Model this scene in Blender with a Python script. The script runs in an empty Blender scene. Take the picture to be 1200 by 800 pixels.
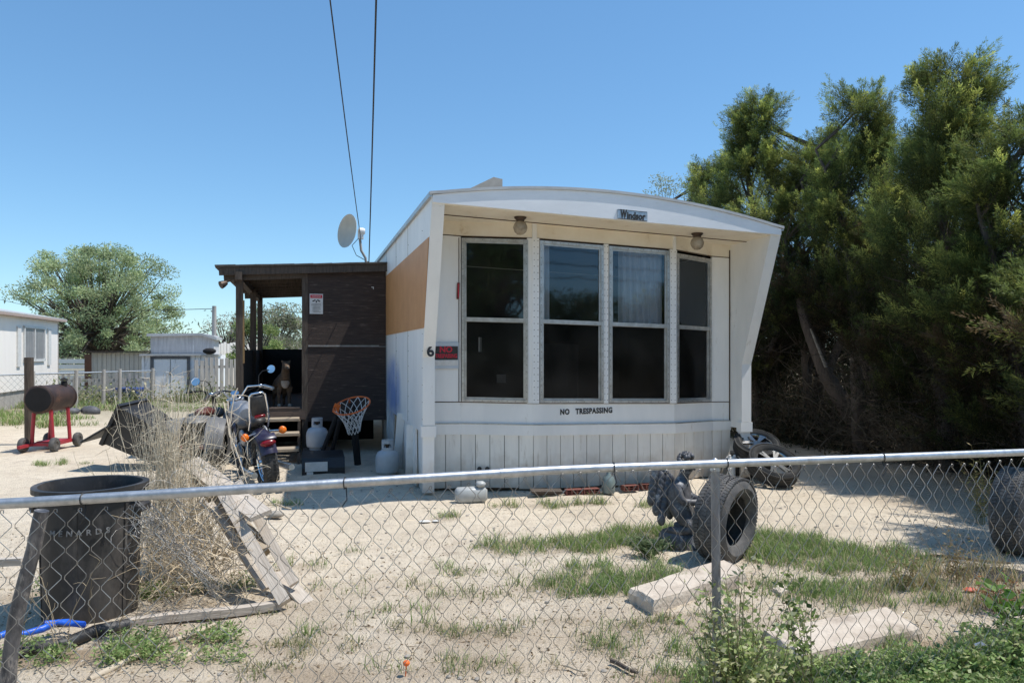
import bpy, math, random
import numpy as np
from mathutils import Vector, Matrix, Euler
R = math.radians
random.seed(7); NR = np.random.default_rng(7)
sc = bpy.context.scene
COL = sc.collection
F = 850.0; HY = 412.0; EYE = 1.6            # focal length in px of a 1200 px wide frame, horizon row, eye height
def G(px, py):                               # point of the level ground seen at a picture position
    Y = F*EYE/(py-HY); return ((px-600)/F*Y, Y)
def P(px, py, Y): return Vector(((px-600)/F*Y, Y, EYE-(py-HY)/F*Y))
OX, OY, TH = -0.98, 8.0, R(16.0)
def at0(px,Y): return (px-600)/F*Y
def LOT(a, b, z=0):
    return Vector((OX+a*math.cos(TH)-b*math.sin(TH), OY+a*math.sin(TH)+b*math.cos(TH), z))

# ------------------------------------------------------------------ ground height
def gz(x, y):
    return 0.018*math.sin(x*1.3+0.7)*math.cos(y*1.1+x*0.4)+0.010*math.sin(x*3.1+y*2.3)+0.006*math.sin(x*7.3-y*5.9)
def gzn(x, y):
    return 0.018*np.sin(x*1.3+0.7)*np.cos(y*1.1+x*0.4)+0.010*np.sin(x*3.1+y*2.3)+0.006*np.sin(x*7.3-y*5.9)

# ------------------------------------------------------------------ materials
MATS = {}
def mat(name, c1, c2=None, rough=0.7, metal=0.0, ns=6.0, stretch=(1,1,1), bump=0.0, bs=40.0, spec=0.5, lo=0.35, hi=0.65, c3=None, c3s=3.0, c3lo=0.6, c3hi=0.7, coat=0.0, rvar=0.0):
    m = bpy.data.materials.new(name); m.use_nodes = True
    nt = m.node_tree; N = nt.nodes; Lk = nt.links
    b = N['Principled BSDF']
    b.inputs['Roughness'].default_value = rough; b.inputs['Metallic'].default_value = metal
    b.inputs['Specular IOR Level'].default_value = spec
    b.inputs['Coat Weight'].default_value = coat
    c2 = c2 or tuple(v*0.8 for v in c1)
    tc = N.new('ShaderNodeTexCoord'); mp = N.new('ShaderNodeMapping'); mp.inputs['Scale'].default_value = stretch
    Lk.new(tc.outputs['Object'], mp.inputs['Vector'])
    n = N.new('ShaderNodeTexNoise'); n.inputs['Scale'].default_value = ns; n.inputs['Detail'].default_value = 6; n.inputs['Roughness'].default_value = 0.65
    Lk.new(mp.outputs[0], n.inputs['Vector'])
    mr = N.new('ShaderNodeMapRange'); mr.inputs['From Min'].default_value = lo; mr.inputs['From Max'].default_value = hi
    Lk.new(n.outputs['Fac'], mr.inputs['Value'])
    mx = N.new('ShaderNodeMix'); mx.data_type = 'RGBA'
    mx.inputs[6].default_value = (*c1, 1); mx.inputs[7].default_value = (*c2, 1)
    Lk.new(mr.outputs[0], mx.inputs[0])
    out = mx.outputs[2]
    if c3:
        n3 = N.new('ShaderNodeTexNoise'); n3.inputs['Scale'].default_value = c3s; n3.inputs['Detail'].default_value = 8; n3.inputs['Roughness'].default_value = 0.7
        Lk.new(mp.outputs[0], n3.inputs['Vector'])
        m3 = N.new('ShaderNodeMapRange'); m3.inputs['From Min'].default_value = c3lo; m3.inputs['From Max'].default_value = c3hi
        Lk.new(n3.outputs['Fac'], m3.inputs['Value'])
        x3 = N.new('ShaderNodeMix'); x3.data_type = 'RGBA'; x3.inputs[7].default_value = (*c3, 1)
        Lk.new(out, x3.inputs[6]); Lk.new(m3.outputs[0], x3.inputs[0]); out = x3.outputs[2]
    Lk.new(out, b.inputs['Base Color'])
    if rvar:
        rr = N.new('ShaderNodeMapRange'); rr.inputs['To Min'].default_value = rough-rvar; rr.inputs['To Max'].default_value = rough+rvar
        Lk.new(n.outputs['Fac'], rr.inputs['Value']); Lk.new(rr.outputs[0], b.inputs['Roughness'])
    if bump:
        nb = N.new('ShaderNodeTexNoise'); nb.inputs['Scale'].default_value = bs; nb.inputs['Detail'].default_value = 5
        Lk.new(mp.outputs[0], nb.inputs['Vector'])
        bp = N.new('ShaderNodeBump'); bp.inputs['Strength'].default_value = bump; bp.inputs['Distance'].default_value = 0.01
        Lk.new(nb.outputs['Fac'], bp.inputs['Height']); Lk.new(bp.outputs[0], b.inputs['Normal'])
    MATS[name] = m; return m
def leafmat(name, trans=0.35, rough=0.6):
    m = bpy.data.materials.new(name); m.use_nodes = True
    nt = m.node_tree; N = nt.nodes; Lk = nt.links; b = N['Principled BSDF']
    at = N.new('ShaderNodeAttribute'); at.attribute_name = 'Col'
    Lk.new(at.outputs['Color'], b.inputs['Base Color']); b.inputs['Roughness'].default_value = rough; b.inputs['Specular IOR Level'].default_value = 0.3
    tr = N.new('ShaderNodeBsdfTranslucent'); Lk.new(at.outputs['Color'], tr.inputs['Color'])
    ms = N.new('ShaderNodeMixShader'); ms.inputs[0].default_value = trans
    Lk.new(b.outputs[0], ms.inputs[1]); Lk.new(tr.outputs[0], ms.inputs[2]); Lk.new(ms.outputs[0], N['Material Output'].inputs[0])
    return m
LEAF = leafmat('foliage',0.42); TWIG = leafmat('dry_twig', 0.05, 0.8)

M_white = mat('old_white_paint', (0.88,0.87,0.84), (0.77,0.77,0.75), 0.5, ns=2.2, stretch=(1,1,0.30), c3=(0.42,0.36,0.28), c3s=7, c3lo=0.61, c3hi=0.80, bump=0.5, bs=3)
M_cream = mat('cream_soffit_paint', (0.87,0.81,0.69), (0.78,0.70,0.56), 0.6, ns=2.5, c3=(0.45,0.32,0.18), c3s=5, c3lo=0.60, c3hi=0.85)
M_fascia = mat('fascia_paint', (0.86,0.87,0.88), (0.78,0.79,0.80), 0.4, ns=2, stretch=(1,1,3), c3=(0.45,0.40,0.34), c3s=6, c3lo=0.62, c3hi=0.85)
M_gap = mat('dark_joint', (0.05,0.035,0.025), (0.12,0.07,0.04), 0.9, ns=20)
M_orange = mat('orange_band_paint', (0.58,0.29,0.115), (0.50,0.24,0.09), 0.55, ns=3, c3=(0.55,0.34,0.19), c3s=8, c3lo=0.64, c3hi=0.78)
M_alu = mat('weathered_aluminium', (0.58,0.58,0.57), (0.42,0.41,0.39), 0.38, 0.75, ns=14, c3=(0.25,0.2,0.15), c3s=20, c3lo=0.66, c3hi=0.8)
M_galv = mat('galvanised_steel', (0.55,0.57,0.59), (0.38,0.40,0.42), 0.42, 0.8, ns=25, c3=(0.24,0.20,0.16), c3s=9, c3lo=0.58, c3hi=0.8, bump=0.1)
M_wire = mat('galvanised_wire', (0.46,0.45,0.43), (0.19,0.175,0.16), 0.40, 0.75, ns=5)
M_oldgalv = mat('old_galvanised_post', (0.32,0.33,0.34), (0.18,0.18,0.19), 0.5, 0.4, ns=12, stretch=(1,1,.3), c3=(0.10,0.09,0.08), c3s=9, c3lo=0.55, c3hi=0.7, bump=0.2)
M_oldpost = mat('grey_weathered_pipe', (0.05,0.05,0.055), (0.20,0.19,0.19), 0.55, 0.3, ns=22, stretch=(1,1,0.35), c3=(0.42,0.38,0.34), c3s=16, c3lo=0.52, c3hi=0.62, bump=0.3)
M_black = mat('black_plastic', (0.010,0.010,0.011), (0.022,0.022,0.023), 0.5, ns=5, c3=(0.09,0.08,0.07), c3s=6, c3lo=0.60, c3hi=0.9)
M_tubout = mat('dusty_black_plastic', (0.014,0.014,0.016), (0.035,0.033,0.031), 0.55, ns=3, bump=0.4, bs=7, c3=(0.15,0.13,0.115), c3s=3.5, c3lo=0.48, c3hi=0.78, stretch=(1,1,0.5))
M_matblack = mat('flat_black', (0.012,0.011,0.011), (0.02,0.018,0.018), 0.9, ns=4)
M_rubber = mat('dusty_rubber', (0.05,0.05,0.052), (0.13,0.12,0.11), 0.8, ns=9, bump=0.2, c3=(0.24,0.22,0.19), c3s=5, c3lo=0.6, c3hi=0.8)
M_tyre = mat('tyre_rubber', (0.02,0.02,0.02), (0.05,0.048,0.045), 0.75, ns=9, bump=0.2)
M_chrome = mat('chrome', (0.85,0.85,0.86), (0.65,0.65,0.66), 0.12, 1.0, ns=8)
M_dullchrome = mat('dull_chrome', (0.6,0.6,0.6), (0.38,0.36,0.34), 0.3, 1.0, ns=14)
M_engine = mat('engine_metal', (0.30,0.30,0.30), (0.12,0.12,0.12), 0.45, 0.8, ns=20)
M_bluepaint = mat('dark_blue_tank_paint', (0.016,0.014,0.036), (0.03,0.026,0.055), 0.35, ns=5, c3=(0.22,0.19,0.17), c3s=7, c3lo=0.56, c3hi=0.9)
M_silver = mat('dusty_silver_paint', (0.30,0.31,0.33), (0.20,0.21,0.23), 0.38, 0.3, ns=5, c3=(0.33,0.29,0.24), c3s=7, c3lo=0.58, c3hi=0.8)
M_redlens = mat('red_lens', (0.22,0.006,0.012), (0.14,0.005,0.008), 0.22, ns=5)
M_amber = mat('amber_lens', (0.85,0.20,0.01), (0.75,0.15,0.01), 0.2, ns=5)
M_leather = mat('cracked_black_vinyl', (0.02,0.02,0.022), (0.05,0.045,0.04), 0.5, ns=20, bump=0.3)
M_brown = mat('brown_seat_vinyl', (0.12,0.03,0.02), (0.07,0.02,0.02), 0.5, ns=10)
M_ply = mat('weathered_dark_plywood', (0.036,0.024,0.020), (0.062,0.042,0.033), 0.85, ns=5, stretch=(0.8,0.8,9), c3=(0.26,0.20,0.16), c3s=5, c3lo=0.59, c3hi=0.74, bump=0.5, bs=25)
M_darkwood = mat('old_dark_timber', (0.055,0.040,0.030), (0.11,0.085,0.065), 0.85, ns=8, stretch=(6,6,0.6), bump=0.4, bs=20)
M_wood = mat('grey_weathered_wood', (0.58,0.51,0.43), (0.40,0.34,0.28), 0.85, ns=7, stretch=(0.7,9,9), bump=0.5, bs=14, c3=(0.15,0.12,0.10), c3s=8, c3lo=0.64, c3hi=0.76)
M_step = mat('pale_worn_step_wood', (0.42,0.35,0.26), (0.28,0.22,0.16), 0.85, ns=7, stretch=(0.7,9,9), bump=0.4, bs=14)
M_deck = mat('brown_deck_wood', (0.15,0.11,0.085), (0.10,0.07,0.055), 0.85, ns=7, stretch=(0.7,9,9), bump=0.4, bs=14)
M_conc = mat('pale_concrete', (0.62,0.53,0.43), (0.46,0.38,0.30), 0.9, ns=6, bump=0.9, bs=40, c3=(0.26,0.20,0.15), c3s=5, c3lo=0.54, c3hi=0.75)
M_brick = mat('red_brick', (0.20,0.07,0.05), (0.14,0.05,0.04), 0.9, ns=20, bump=0.4)
M_tank = mat('grey_tank_paint', (0.50,0.52,0.54), (0.40,0.42,0.44), 0.45, ns=4, c3=(0.25,0.18,0.12), c3s=8, c3lo=0.66, c3hi=0.8)
M_rust = mat('brown_rusty_drum', (0.075,0.042,0.032), (0.035,0.022,0.020), 0.6, 0.2, ns=6, c3=(0.16,0.08,0.05), c3s=7, c3lo=0.55, c3hi=0.75)
M_red = mat('red_paint', (0.42,0.03,0.045), (0.30,0.025,0.035), 0.5, ns=7)
M_hoop = mat('orange_hoop_paint', (0.75,0.16,0.02), (0.6,0.12,0.02), 0.5, ns=7)
M_net = mat('white_net_cord', (0.7,0.7,0.68), (0.55,0.55,0.53), 0.8, ns=7)
M_label = mat('white_label', (0.72,0.71,0.68), (0.6,0.59,0.56), 0.6, ns=15)
M_greyint = mat('grey_seam', (0.30,0.29,0.27), (0.2,0.18,0.16), 0.8, ns=10)
M_ink = mat('black_lettering', (0.02,0.02,0.02), (0.05,0.05,0.05), 0.7, ns=40)
M_redink = mat('red_lettering', (0.62,0.02,0.05), (0.5,0.02,0.04), 0.6, ns=20)
M_greyink = mat('grey_lettering', (0.22,0.22,0.22), (0.08,0.08,0.08), 0.6, ns=20)
M_plate = mat('blackened_badge', (0.10,0.10,0.11), (0.2,0.2,0.21), 0.5, 0.5, ns=30)
M_dish = mat('cream_dish', (0.62,0.57,0.47), (0.52,0.48,0.40), 0.5, ns=3)
M_globe = mat('dusty_glass_globe', (0.42,0.36,0.27), (0.22,0.17,0.11), 0.25, ns=9)
M_bronze = mat('dark_bronze', (0.06,0.04,0.03), (0.1,0.07,0.05), 0.5, 0.5, ns=12)
M_stone = mat('dark_cast_stone', (0.05,0.05,0.055), (0.13,0.13,0.14), 0.5, ns=14, bump=0.4, c3=(0.38,0.38,0.38), c3s=10, c3lo=0.56, c3hi=0.7)
M_farwhite = mat('far_trailer_siding', (0.92,0.86,0.79), (0.86,0.80,0.73), 0.6, ns=2, stretch=(1,1,0.2), c3=(0.38,0.34,0.30), c3s=4, c3lo=0.62, c3hi=0.8)
M_shed = mat('whitewashed_shed_boards', (0.90,0.90,0.90), (0.80,0.80,0.80), 0.75, ns=3, stretch=(1,1,0.25), c3=(0.34,0.33,0.34), c3s=5, c3lo=0.57, c3hi=0.72)
M_greyboards = mat('peeling_grey_boards', (0.55,0.54,0.53), (0.38,0.37,0.37), 0.8, ns=4, stretch=(3,3,0.3), c3=(0.75,0.75,0.75), c3s=5, c3lo=0.6, c3hi=0.72)
M_greyfence = mat('grey_fence_boards', (0.46,0.43,0.39), (0.30,0.28,0.26), 0.85, ns=5, stretch=(2,2,0.3))
M_tin = mat('pale_tin_roof', (0.58,0.57,0.55), (0.45,0.44,0.43), 0.5, 0.2, ns=3)
M_blueplastic = mat('blue_plastic', (0.02,0.07,0.30), (0.03,0.09,0.36), 0.4, ns=8)
M_bark = mat('grey_brown_bark', (0.13,0.10,0.08), (0.07,0.055,0.045), 0.9, ns=8, stretch=(3,3,0.5), bump=0.8, bs=12)
M_deadwood = mat('pale_dead_wood', (0.34,0.31,0.27), (0.22,0.2,0.17), 0.9, ns=8)
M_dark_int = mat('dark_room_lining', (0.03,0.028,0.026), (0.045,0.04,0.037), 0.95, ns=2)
M_curtain = mat('white_net_curtain', (0.85,0.86,0.88), (0.62,0.64,0.67), 0.9, ns=12, stretch=(8,8,0.3))
M_dogfur = mat('brindle_tan_fur', (0.13,0.08,0.045), (0.05,0.035,0.025), 0.9, ns=14, bump=0.4)
M_dogchest = mat('pale_fur', (0.42,0.36,0.30), (0.30,0.24,0.19), 0.9, ns=14, bump=0.4)
M_stick = mat('bleached_stick', (0.55,0.46,0.34), (0.42,0.34,0.25), 0.8, ns=8, stretch=(1,6,6))
M_cable = mat('black_cable', (0.015,0.015,0.016), (0.03,0.03,0.03), 0.6, ns=5)
M_litter = mat('crumpled_foil_litter', (0.6,0.62,0.65), (0.4,0.42,0.45), 0.3, 0.5, ns=20)
M_rock = mat('pale_stone', (0.40,0.36,0.31), (0.27,0.24,0.2), 0.9, ns=9, bump=0.5)
M_glassjug = mat('smoky_green_glass', (0.20,0.25,0.24), (0.12,0.15,0.15), 0.12, ns=6)

# side wall: white above, bluish smudge of overspray low down
def sidemat():
    m = M_white.copy(); m.name = 'side_siding_paint'; nt = m.node_tree; N = nt.nodes; Lk = nt.links; b = N['Principled BSDF']
    src = b.inputs['Base Color'].links[0].from_socket
    tc = N.new('ShaderNodeTexCoord'); mp = N.new('ShaderNodeMapping'); mp.inputs['Location'].default_value = (0,-2.9*0.8,-1.05*1.7); mp.inputs['Scale'].default_value = (0.5,0.8,1.7)
    Lk.new(tc.outputs['Object'], mp.inputs[0])
    g = N.new('ShaderNodeTexGradient'); g.gradient_type = 'SPHERICAL'; Lk.new(mp.outputs[0], g.inputs[0])
    n = N.new('ShaderNodeTexNoise'); n.inputs['Scale'].default_value = 3; Lk.new(tc.outputs['Object'], n.inputs[0])
    mu = N.new('ShaderNodeMath'); mu.operation = 'MULTIPLY'; Lk.new(g.outputs['Fac'], mu.inputs[0]); Lk.new(n.outputs['Fac'], mu.inputs[1])
    mr = N.new('ShaderNodeMapRange'); mr.inputs['From Min'].default_value = 0.03; mr.inputs['From Max'].default_value = 0.34; Lk.new(mu.outputs[0], mr.inputs[0])
    mx = N.new('ShaderNodeMix'); mx.data_type = 'RGBA'; mx.inputs[7].default_value = (0.24,0.34,0.62,1)
    Lk.new(src, mx.inputs[6]); Lk.new(mr.outputs[0], mx.inputs[0]); Lk.new(mx.outputs[2], b.inputs['Base Color'])
    return m
M_side = sidemat()

def splash(m, z0, z1, col, amt=0.8):
    nt = m.node_tree; N = nt.nodes; Lk = nt.links; b = N['Principled BSDF']; src = b.inputs['Base Color'].links[0].from_socket
    tc = N.new('ShaderNodeTexCoord'); sp = N.new('ShaderNodeSeparateXYZ'); Lk.new(tc.outputs['Object'], sp.inputs[0])
    n = N.new('ShaderNodeTexNoise'); n.inputs['Scale'].default_value = 7; n.inputs['Detail'].default_value = 6; Lk.new(tc.outputs['Object'], n.inputs[0])
    ad = N.new('ShaderNodeMath'); ad.operation = 'MULTIPLY_ADD'; ad.inputs[1].default_value = -0.5; Lk.new(n.outputs['Fac'], ad.inputs[0]); Lk.new(sp.outputs['Z'], ad.inputs[2])
    mr = N.new('ShaderNodeMapRange'); mr.inputs['From Min'].default_value = z0-0.25; mr.inputs['From Max'].default_value = z1-0.25; mr.inputs['To Min'].default_value = amt; mr.inputs['To Max'].default_value = 0
    Lk.new(ad.outputs[0], mr.inputs[0]); mx = N.new('ShaderNodeMix'); mx.data_type = 'RGBA'; mx.inputs[7].default_value = (*col,1); Lk.new(src, mx.inputs[6]); Lk.new(mr.outputs[0], mx.inputs[0]); Lk.new(mx.outputs[2], b.inputs['Base Color'])
for m_ in (M_white, M_side): splash(m_, 0.02, 0.40, (0.42,0.33,0.24), 0.75)
def glassmat(name, tint, ior, rough, dark):
    m = bpy.data.materials.new(name); m.use_nodes = True; nt = m.node_tree; N = nt.nodes; Lk = nt.links
    N.remove(N['Principled BSDF'])
    fr = N.new('ShaderNodeFresnel'); fr.inputs['IOR'].default_value = ior
    gl = N.new('ShaderNodeBsdfGlossy'); gl.inputs['Roughness'].default_value = rough; gl.inputs['Color'].default_value = (*tint,1)
    tr = N.new('ShaderNodeBsdfTransparent'); tr.inputs['Color'].default_value = (*dark,1)
    tc = N.new('ShaderNodeTexCoord'); nz = N.new('ShaderNodeTexNoise'); nz.inputs['Scale'].default_value = 2.2; Lk.new(tc.outputs['Object'], nz.inputs[0])
    bp = N.new('ShaderNodeBump'); bp.inputs['Strength'].default_value = 0.02; bp.inputs['Distance'].default_value = 0.05
    Lk.new(nz.outputs['Fac'], bp.inputs['Height']); Lk.new(bp.outputs[0], gl.inputs['Normal'])
    df = N.new('ShaderNodeBsdfDiffuse'); df.inputs['Color'].default_value = (0.12,0.11,0.10,1)
    m2 = N.new('ShaderNodeMixShader'); n2 = N.new('ShaderNodeMapRange'); n2.inputs['From Min'].default_value = 0.4; n2.inputs['From Max'].default_value = 0.9; n2.inputs['To Min'].default_value = 0.03; n2.inputs['To Max'].default_value = 0.25
    Lk.new(nz.outputs['Fac'], n2.inputs[0]); Lk.new(n2.outputs[0], m2.inputs[0]); Lk.new(tr.outputs[0], m2.inputs[1]); Lk.new(df.outputs[0], m2.inputs[2])
    ms = N.new('ShaderNodeMixShader'); Lk.new(fr.outputs[0], ms.inputs[0]); Lk.new(m2.outputs[0], ms.inputs[1]); Lk.new(gl.outputs[0], ms.inputs[2])
    Lk.new(ms.outputs[0], N['Material Output'].inputs[0]); return m
M_glass = glassmat('upper_window_glass', (0.70,0.82,0.95), 1.8, 0.03, (0.85,0.87,0.90))
M_screen = glassmat('screened_window_glass', (0.5,0.52,0.55), 1.35, 0.12, (0.28,0.28,0.28))
M_farglass = mat('far_window_glass', (0.22,0.23,0.24), (0.32,0.32,0.32), 0.15, ns=2, stretch=(3,3,0.3))

def groundmat():
    m = bpy.data.materials.new('dry_sandy_ground'); m.use_nodes = True; nt = m.node_tree; N = nt.nodes; Lk = nt.links; b = N['Principled BSDF']
    b.inputs['Roughness'].default_value = 0.95; b.inputs['Specular IOR Level'].default_value = 0.15
    tc = N.new('ShaderNodeTexCoord')
    def noise(s, d=6, r=0.6):
        n = N.new('ShaderNodeTexNoise'); n.inputs['Scale'].default_value = s; n.inputs['Detail'].default_value = d; n.inputs['Roughness'].default_value = r; Lk.new(tc.outputs['Object'], n.inputs[0]); return n
    def ramp(o, a, c):
        r = N.new('ShaderNodeMapRange'); r.inputs['From Min'].default_value = a; r.inputs['From Max'].default_value = c; Lk.new(o, r.inputs[0]); return r.outputs[0]
    def mix(f, A, B):
        x = N.new('ShaderNodeMix'); x.data_type = 'RGBA'; Lk.new(f, x.inputs[0])
        if isinstance(A, tuple): x.inputs[6].default_value = (*A,1)
        else: Lk.new(A, x.inputs[6])
        if isinstance(B, tuple): x.inputs[7].default_value = (*B,1)
        else: Lk.new(B, x.inputs[7])
        return x.outputs[2]
    c = mix(ramp(noise(0.8).outputs['Fac'], 0.35, 0.65), (0.77,0.665,0.52), (0.67,0.565,0.43))
    c = mix(ramp(noise(5,8,0.7).outputs['Fac'], 0.47, 0.72), c, (0.54,0.445,0.34))
    c = mix(ramp(noise(45,4,0.7).outputs['Fac'], 0.60, 0.7), c, (0.30,0.24,0.18))
    c = mix(ramp(noise(70,3,0.7).outputs['Fac'], 0.62, 0.7), c, (0.74,0.68,0.60))
    vc = N.new('ShaderNodeVertexColor'); vc.layer_name = 'Col'
    sp = N.new('ShaderNodeSeparateColor'); Lk.new(vc.outputs[0], sp.inputs[0])
    c = mix(sp.outputs[0], c, (0.36,0.275,0.19))           # darker soil among weeds and up close, plus shade painted under the junipers
    c = mix(sp.outputs[1], c, (0.17,0.16,0.085))            # far grassy land
    Lk.new(c, b.inputs['Base Color'])
    bp = N.new('ShaderNodeBump'); bp.inputs['Strength'].default_value = 0.9; bp.inputs['Distance'].default_value = 0.03
    ad = N.new('ShaderNodeMath'); ad.operation = 'ADD'; Lk.new(noise(14,8,0.7).outputs['Fac'], ad.inputs[0]); Lk.new(noise(60,4).outputs['Fac'], ad.inputs[1])
    Lk.new(ad.outputs[0], bp.inputs['Height']); Lk.new(bp.outputs[0], b.inputs['Normal'])
    return m

# ------------------------------------------------------------------ object helpers
def tag(o, label=None, cat=None, group=None, kind=None):
    if label: o['label'] = label
    if cat: o['category'] = cat
    if group: o['group'] = group
    if kind: o['kind'] = kind
    return o
def empty(name, loc, rz=0.0, rot=None):
    o = bpy.data.objects.new(name, None); COL.objects.link(o); o.location = loc; o.rotation_euler = rot or (0,0,rz); o.empty_display_size = 0.1
    return o
def copy_tree(o, parent=None):
    c = o.copy(); COL.objects.link(c)
    if parent: c.parent = parent
    for ch in list(o.children): copy_tree(ch, c)
    return c
def addmesh(name, me, m, parent=None, loc=None, rz=None):
    o = bpy.data.objects.new(name, me); COL.objects.link(o)
    for mm in (m if isinstance(m, (list,tuple)) else [m]): me.materials.append(mm)
    if parent: o.parent = parent
    if loc is not None: o.location = loc
    if rz is not None: o.rotation_euler = (0,0,rz)
    return o

class MB:
    def __init__(s): s.v = []; s.f = []; s.mi = []; s.cur = 0
    def add(s, vs, fs):
        o = len(s.v); s.v += [tuple(v) for v in vs]; s.f += [tuple(i+o for i in f) for f in fs]; s.mi += [s.cur]*len(fs)
    def box(s, c, d, rot=None, bev=0.0):
        x,y,z = d[0]/2,d[1]/2,d[2]/2; c = Vector(c)
        M = rot.to_matrix() if isinstance(rot, Euler) else (rot if rot is not None else Matrix.Identity(3))
        if bev <= 0:
            vs = [Vector((i*x,j*y,k*z)) for k in (-1,1) for j in (-1,1) for i in (-1,1)]
            fs = [(0,2,3,1),(4,5,7,6),(0,1,5,4),(2,6,7,3),(0,4,6,2),(1,3,7,5)]
        else:
            e = min(bev, x*0.9, y*0.9, z*0.9); vs = []; idx = {}
            for i in (-1,1):
                for j in (-1,1):
                    for k in (-1,1):
                        for ax in range(3):
                            p = [i*(x-e), j*(y-e), k*(z-e)]; p[ax] = (i*x, j*y, k*z)[ax]
                            idx[(i,j,k,ax)] = len(vs); vs.append(Vector(p))
            fs = []
            for s1 in (-1,1):
                fs.append([idx[(s1,-1,-1,0)],idx[(s1,1,-1,0)],idx[(s1,1,1,0)],idx[(s1,-1,1,0)]][::s1])
                fs.append([idx[(-1,s1,-1,1)],idx[(-1,s1,1,1)],idx[(1,s1,1,1)],idx[(1,s1,-1,1)]][::s1])
                fs.append([idx[(-1,-1,s1,2)],idx[(1,-1,s1,2)],idx[(1,1,s1,2)],idx[(-1,1,s1,2)]][::s1])
            for a in (-1,1):
                for b in (-1,1):
                    q = [idx[(a,b,-1,0)],idx[(a,b,-1,1)],idx[(a,b,1,1)],idx[(a,b,1,0)]]; fs.append(q if a*b>0 else q[::-1])
                    q = [idx[(a,-1,b,0)],idx[(a,1,b,0)],idx[(a,1,b,2)],idx[(a,-1,b,2)]]; fs.append(q if a*b>0 else q[::-1])
                    q = [idx[(-1,a,b,1)],idx[(-1,a,b,2)],idx[(1,a,b,2)],idx[(1,a,b,1)]]; fs.append(q if a*b>0 else q[::-1])
                    for k in (-1,1):
                        t = [idx[(a,b,k,0)],idx[(a,b,k,1)],idx[(a,b,k,2)]]; fs.append(t if a*b*k>0 else t[::-1])
        s.add([M@v+c for v in vs], fs)
    def bar(s, p0, p1, w, h, up=(0,0,1), bev=0.0):           # timber from p0 to p1
        p0 = Vector(p0); p1 = Vector(p1); x = (p1-p0); L = x.length; x.normalize(); u = Vector(up)
        y = u.cross(x)
        if y.length < 1e-3: y = Vector((0,1,0)).cross(x)
        y.normalize(); z = x.cross(y)
        M = Matrix((x,y,z)).transposed(); s.box((p0+p1)/2, (L,w,h), M, bev)
    def tube(s, pts, r, n=8, cap=True, closed=False):
        pts = [Vector(p) for p in pts]; m = len(pts); rs = r if isinstance(r, (list,tuple)) else [r]*m
        vs = []; prev = None
        for i,p in enumerate(pts):
            if closed: t = pts[(i+1)%m]-pts[i-1]
            else: t = pts[min(i+1,m-1)]-pts[max(i-1,0)]
            if t.length < 1e-9: t = Vector((0,0,1))
            t.normalize()
            if prev is None:
                a = Vector((0,0,1)) if abs(t.z) < 0.9 else Vector((1,0,0)); u = t.cross(a).normalized()
            else:
                u = prev - t*prev.dot(t)
                u = u.normalized() if u.length > 1e-6 else prev
            prev = u; w = t.cross(u)
            for k in range(n):
                an = 2*math.pi*k/n; vs.append(p+(u*math.cos(an)+w*math.sin(an))*rs[i])
        fs = []
        for i in range(m if closed else m-1):
            j = (i+1)%m
            for k in range(n): fs.append((i*n+k, i*n+(k+1)%n, j*n+(k+1)%n, j*n+k))
        if cap and not closed: fs.append(tuple(range(n))[::-1]); fs.append(tuple(range((m-1)*n, m*n)))
        s.add(vs, fs)
    def lathe(s, prof, n=24, c=(0,0,0), axis='z', M=None, capends=True):
        c = Vector(c); vs = []
        for r,h in prof:
            for k in range(n):
                a = 2*math.pi*k/n; p = Vector((r*math.cos(a), r*math.sin(a), h))
                if axis == 'x': p = Vector((p.z, p.x, p.y))
                if axis == 'y': p = Vector((p.y, p.z, p.x))
                if M is not None: p = M@p
                vs.append(p+c)
        fs = []
        for i in range(len(prof)-1):
            for k in range(n): fs.append((i*n+k, i*n+(k+1)%n, (i+1)*n+(k+1)%n, (i+1)*n+k))
        if capends:
            if prof[0][0] > 1e-5: fs.append(tuple(range(n))[::-1])
            if prof[-1][0] > 1e-5: fs.append(tuple(range((len(prof)-1)*n, len(prof)*n)))
        s.add(vs, fs)
    def prism(s, poly, d0, d1, ax='x'):                      # poly extruded along ax
        n = len(poly); 
        def mk(p, d): return {'x':(d,p[0],p[1]), 'y':(p[0],d,p[1]), 'z':(p[0],p[1],d)}[ax]
        vs = [mk(p,d0) for p in poly]+[mk(p,d1) for p in poly]
        fs = [tuple(range(n))[::-1], tuple(range(n,2*n))]+[(i,(i+1)%n,(i+1)%n+n,i+n) for i in range(n)]
        s.add(vs, fs)
    def ball(s, c, r, n=12, sc=(1,1,1), M=None):
        vs = []; c = Vector(c); h = n//2+1
        for i in range(h+1):
            t = math.pi*i/h
            for k in range(n):
                a = 2*math.pi*k/n; p = Vector((r*math.sin(t)*math.cos(a)*sc[0], r*math.sin(t)*math.sin(a)*sc[1], r*math.cos(t)*sc[2]))
                if M is not None: p = M@p
                vs.append(p+c)
        fs = [(i*n+k, (i+1)*n+k, (i+1)*n+(k+1)%n, i*n+(k+1)%n) for i in range(h) for k in range(n)]
        s.add(vs, fs)
    def build(s, name, m, parent=None, smooth=False, warp=None, loc=None, rz=None, rot=None):
        me = bpy.data.meshes.new(name); vs = [warp(v) for v in s.v] if warp else s.v
        me.from_pydata(vs, [], s.f); me.validate(); 
        o = addmesh(name, me, m, parent, loc, rz)
        if rot is not None: o.rotation_euler = rot
        if isinstance(m,(list,tuple)) and len(me.polygons) == len(s.mi): me.polygons.foreach_set('material_index', s.mi)
        if smooth:
            me.polygons.foreach_set('use_smooth', [True]*len(me.polygons)); me.set_sharp_from_angle(angle=R(smooth if smooth > 1 else 40))
        me.update(); return o
def one(fn, *a, **k):
    m = MB(); getattr(m, fn)(*a, **k); return m

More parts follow.
